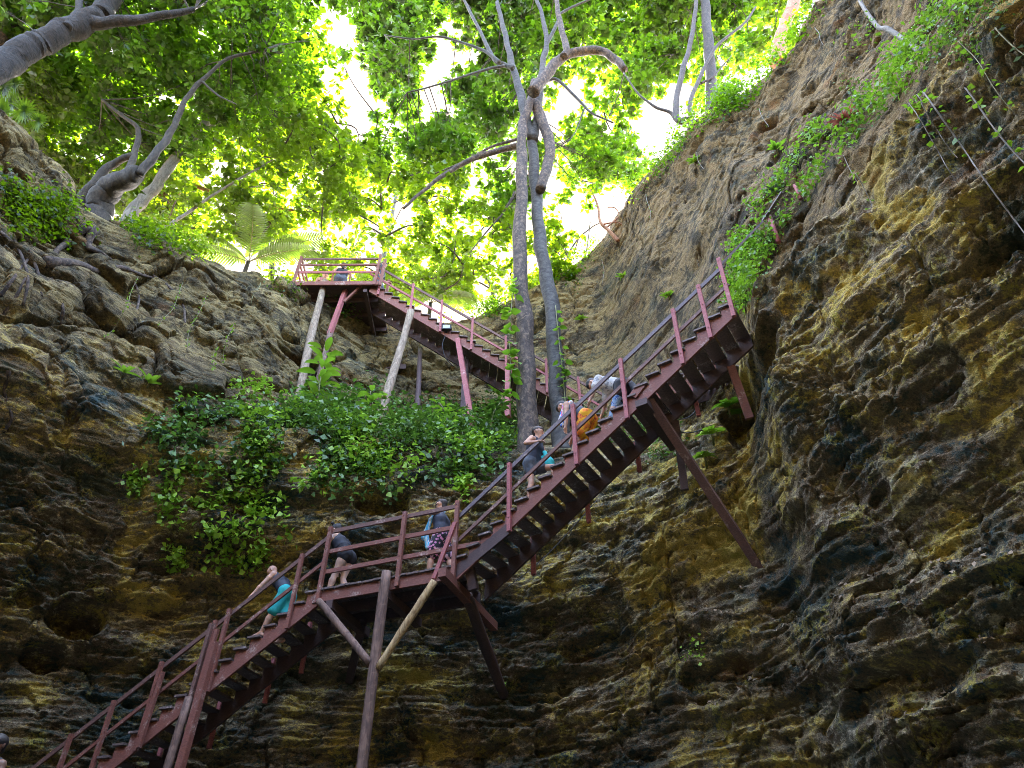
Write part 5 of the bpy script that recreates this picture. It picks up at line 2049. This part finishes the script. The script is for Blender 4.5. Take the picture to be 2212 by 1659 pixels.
# 1: man with sunglasses walking left along the landing
f = B0 + dB * (LB * .80) + wB * .55
y = yaw_of(-dB)
rail_pt = B0 + dB * (LB * .615) + wB * .03 + UP * 1.515
p1 = person("man in dark sunglasses walking along the landing with a towel round his neck", f, y, M['skin'], pel=(0, 0, .94), lean=4, head=(10, 0),
            hands=(local(rail_pt, f, y), (-.02, -.33, .92)), feet=((.16, .09, .075), (-.30, -.09, .10)), heavy=1.08, hair=('buzz', 'hairgrey'), top=('vest', 'vest'), bottom=('knee', 'floral2'), shades=True, elbow=(-.3, .5, -.7))
W = lambda q: world_of(p1, q)
n1 = p1['neck']
cloth_thing("towel", "light blue striped towel hanging from the neck of the man in sunglasses", "towel",
            [(W(n1 + V3(-.05, .02, .02)), W(n1 + V3(.06, .10, .0)), .05, .045), (W(n1 + V3(.06, .10, .0)), W(n1 + V3(.16, .13, -.18)), .042, .045), (W(n1 + V3(.16, .13, -.18)), W(n1 + V3(.25, .15, -.56)), .045, .075),
             (W(n1 + V3(.22, .15, -.50)), W(n1 + V3(.16, .15, -.78)), .06, .055), (W(n1 + V3(.06, -.10, .0)), W(n1 + V3(.15, -.10, -.35)), .04, .05)], 0, 'towel')
# 2: woman in black leaning over the rail at the top of the lower flight
f = B0 + dB * .12 + wB * .55
y = yaw_of(-dB)
rp = C.pt(LC - .60, .02, 1.40)
p2 = person("woman in a black tank top with a bow in her hair, leaning on the rail", f, y, M['skin_pale'], pel=(-.05, 0, .93), lean=30, head=(22, 0),
            hands=(local(rp, f, y), (.28, -.28, .78)), feet=((.18, .10, .075), (-.14, -.10, .08)), heavy=1.14, female=True, hair=('bow', 'hair'), top=('crop', 'black'), bottom=('brief', 'black'), elbow=(-.2, .6, -.5), palm=(0, 0, -1))
# 3: bald man bent over the rail on the lower flight
i3 = C_N - 5
f = C.tread(i3, .52)
y = yaw_of(-dC)
rp = C.pt(LC - 2.02, .02, 1.38)
rp2 = C.pt(LC - 1.72, 1.0, .95)
p3 = person("bald man in dark vest and teal shorts bent over the lower staircase rail", f, y, M['skin'], pel=(-.14, 0, 1.02), lean=38, head=(52, 8),
            hands=(local(rp, f, y), (.30, -.30, .62)), feet=((.34, .09, -.10), (-.18, -.10, .09)), heavy=1.05, hair=None, top=('vest', 'vest'), bottom=('knee', 'teal'), elbow=(-.1, .7, -.2))
# 4: man climbing in a sleeveless top
i4 = 5
f = A.tread(i4, .42)
y = yaw_of(dA)
rp = A.pt((i4 + .5) * .300 + .42, .02, 1.20)
p4 = person("man in a dark sleeveless top and charcoal shorts stepping up the middle staircase", f, y, M['skin'], pel=(.02, 0, .96), lean=14, head=(4, 10),
            hands=((.34, .24, .80), local(rp, f, y)), feet=((.46, .10, .385), (-.03, -.09, .08)), heavy=1.0, hair=('short', 'hairbrown'), top=('tank', 'vest'), bottom=('short', 'grey'), elbow=(-.6, .5, -.4), knees=(1, 0, .3))
W = lambda q: world_of(p4, q)
cloth_thing("beach_bag", "turquoise cloth bundle carried by the man climbing in charcoal shorts", "bag",
            [(W((.25, .08, 1.18)), W((.33, .12, .95)), .05, .10), (W((.33, .12, .95)), W((.35, .12, .85)), .10, .085), (W((.2, .1, 1.1)), W((.3, .1, .9)), .05, .08)], 0, 'teal')
# 5: person in yellow and red shorts coming down, bent forward
i5 = 9
f = A.tread(i5, .45)
y = yaw_of(-dA)
rp = A.pt((i5 + .5) * .300 - .30, .04, .95)
p5 = person("person in bright yellow and red shorts bending forward on the middle staircase", f, y, M['skin'], pel=(-.22, 0, .98), lean=46, head=(60, 0),
            hands=((.16, .20, .60), (.30, -.22, .62)), feet=((.14, .09, .08), (-.26, -.10, .26)), heavy=1.1, hair=('short', 'hair'), top=('vest', 'vest'), bottom=('knee', 'yellow'), elbow=(-.2, .4, -.5))
W = lambda q: world_of(p5, q)
n5 = p5['neck']
cloth_thing("towel", "blue and white towel over the shoulder of the person in yellow shorts", "towel",
            [(W(n5 + V3(-.10, .12, .05)), W(n5 + V3(.04, .13, .0)), .05, .05), (W(n5 + V3(.04, .13, .0)), W(n5 + V3(.12, .15, -.3)), .05, .06), (W(n5 + V3(.1, .15, -.3)), W(n5 + V3(.10, .15, -.45)), .06, .05)], 0, 'towel2')
# 6: person in a white T-shirt bent double on the steps above
i6 = 12
f = A.tread(i6, .50)
y = yaw_of(-dA)
p6 = person("person in a white T-shirt and blue speckled leggings stooping down the steps near the strut", f, y, M['skin_dark'] if False else M['skin'], pel=(-.22, 0, .96), lean=58, head=(70, 0),
            hands=((.44, .26, .52), (.40, -.22, .50)), feet=((.10, .10, .08), (-.24, -.10, .27)), heavy=1.12, hair=('short', 'hair'), top=('tee', 'white'), bottom=('short', 'black'), legging='bluep', elbow=(-.1, .5, -.3))
W = lambda q: world_of(p6, q)
cloth_thing("backpack", "black bag hanging behind the person in the white T-shirt", "bag",
            [(W((-.42, .1, .92)), W((-.52, .1, .68)), .06, .09), (W((-.52, .1, .68)), W((-.46, .08, .52)), .09, .07), (W((-.30, .12, 1.12)), W((-.42, .1, .92)), .02, .03)], 0, 'black')
# 7, 8: visitors up on the high platform
f = V3(EX0 + 1.75, EY0 + .75, EZ)
p7 = person("visitor with dark hair standing at the railing of the high platform, seen from behind", f, math.pi / 2 + .3, M['skin'], pel=(0, 0, .90), lean=6, head=(10, 0),
            hands=((.12, .28, .95), (.12, -.28, .95)), feet=((.05, .12, .08), (-.02, -.12, .08)), heavy=1.12, hair=('long', 'hair'), top=('tank', 'black'), bottom=('short', 'grey'))
f = D.tread(D.n - 1, .65)
p8 = person("visitor in a dark shirt starting down the top of the upper staircase", f, yaw_of(-dD) - .2, M['skin'], pel=(0, 0, .95), lean=8, head=(20, 0),
            hands=((.3, .25, 1.0), (.1, -.28, .9)), feet=((.14, .1, .08), (-.12, -.1, .08)), hair=('short', 'hair'), top=('tee', 'vest'), bottom=('knee', 'grey'))
f = V3(EX0 + 1.0, EY0 + .95, EZ)
p10 = person("visitor in a pink top sitting low behind the rails of the high platform", f, -math.pi / 2 + .5, M['skin'], pel=(0, 0, .46), lean=8, head=(10, 0),
             hands=((.3, .2, .55), (.3, -.2, .55)), feet=((.45, .14, .08), (.45, -.14, .08)), hair=('bun', 'hairbrown'), top=('tank', 'pinkish'), bottom=('short', 'grey'))
mb = MB()
mb.beam(V3(f.x, f.y + .1, EZ + .17), V3(f.x, f.y + .1, EZ + .33), .9, .34, (1, 0, 0))
tag(mb.build("bench", M['dark']), "low timber bench on the high platform under the sitting visitor", "bench")
# 9: visitor at the bottom left corner
f = V3(PK.x, PK.y, 1.34)
p9 = person("dark haired visitor in a black swimsuit at the bottom left corner of the photo", f, yaw_of(V3(-.25, -1, 0)), M['skin_dark'], pel=(0, 0, .92), lean=3, head=(12, 10),
            hands=((.30, .22, 1.05), (.22, -.30, .92)), feet=((.08, .1, .08), (-.05, -.1, .08)), scale=1.05, female=True, hair=('bun', 'hair'), top=('tank', 'black'), bottom=('brief', 'black'))

# ------------------------------------------------------------------ small fittings
b = at(965, 712, 19.55)
root = empty("floodlight", b, "small floodlight fixed to the side of the upper staircase", "floodlight")
mb = MB(b)
mb.beam(b + V3(-.17, -.10, 0), b + V3(.17, -.10, 0), .10, .26, (0, 1, -.15))
mb.build("housing", M['black'], root)
mb = MB(b)
mb.beam(b + V3(-.13, -.155, .01), b + V3(.13, -.155, .01), .012, .18, (0, 1, -.15))
gl = Nodes("lamp_glass")
gl.base((.55, .58, .52))
gl.p.inputs["Roughness"].default_value = .15
mb.build("lens", gl.m, root)
mb = MB(b)
mb.beam(b + V3(0, -.08, -.12), b + V3(0, .18, -.18), .05, .03, (1, 0, 0))
mb.build("bracket", M['black'], root)


def cable(uvs, label, r=.014, group=None):
    P = [at(*q) for q in uvs]
    mb = MB(P[0])
    S_ = spline(P, 26)
    mb.tube(S_, r, 6)
    o = mb.build("cable", M['black'], None, True)
    o.location = P[0]
    return tag(o, label, "cable", group)


cable([(962, 725, 19.5), (956, 745, 19.45), (962, 772, 19.5), (980, 792, 19.7)], "thin brown cable drooping from the floodlight on the upper staircase", .014)
cable([(1436, 905, 12.5), (1480, 935, 13.5), (1545, 915, 14.0), (1595, 870, 14.0)], "black cable sagging between the strut and the right rock below the stair head", .014)
cable([(1432, 870, 12.4), (1465, 905, 13), (1500, 890, 13.4), (1504, 850, 13.2)], "thin pale looped wire hanging under the middle staircase", .010)
cable([(1055, 1300, 15.0), (1180, 1200, 15.6), (1290, 1080, 15.6)], "thin dark wire stretched below the foot of the middle staircase", .010)
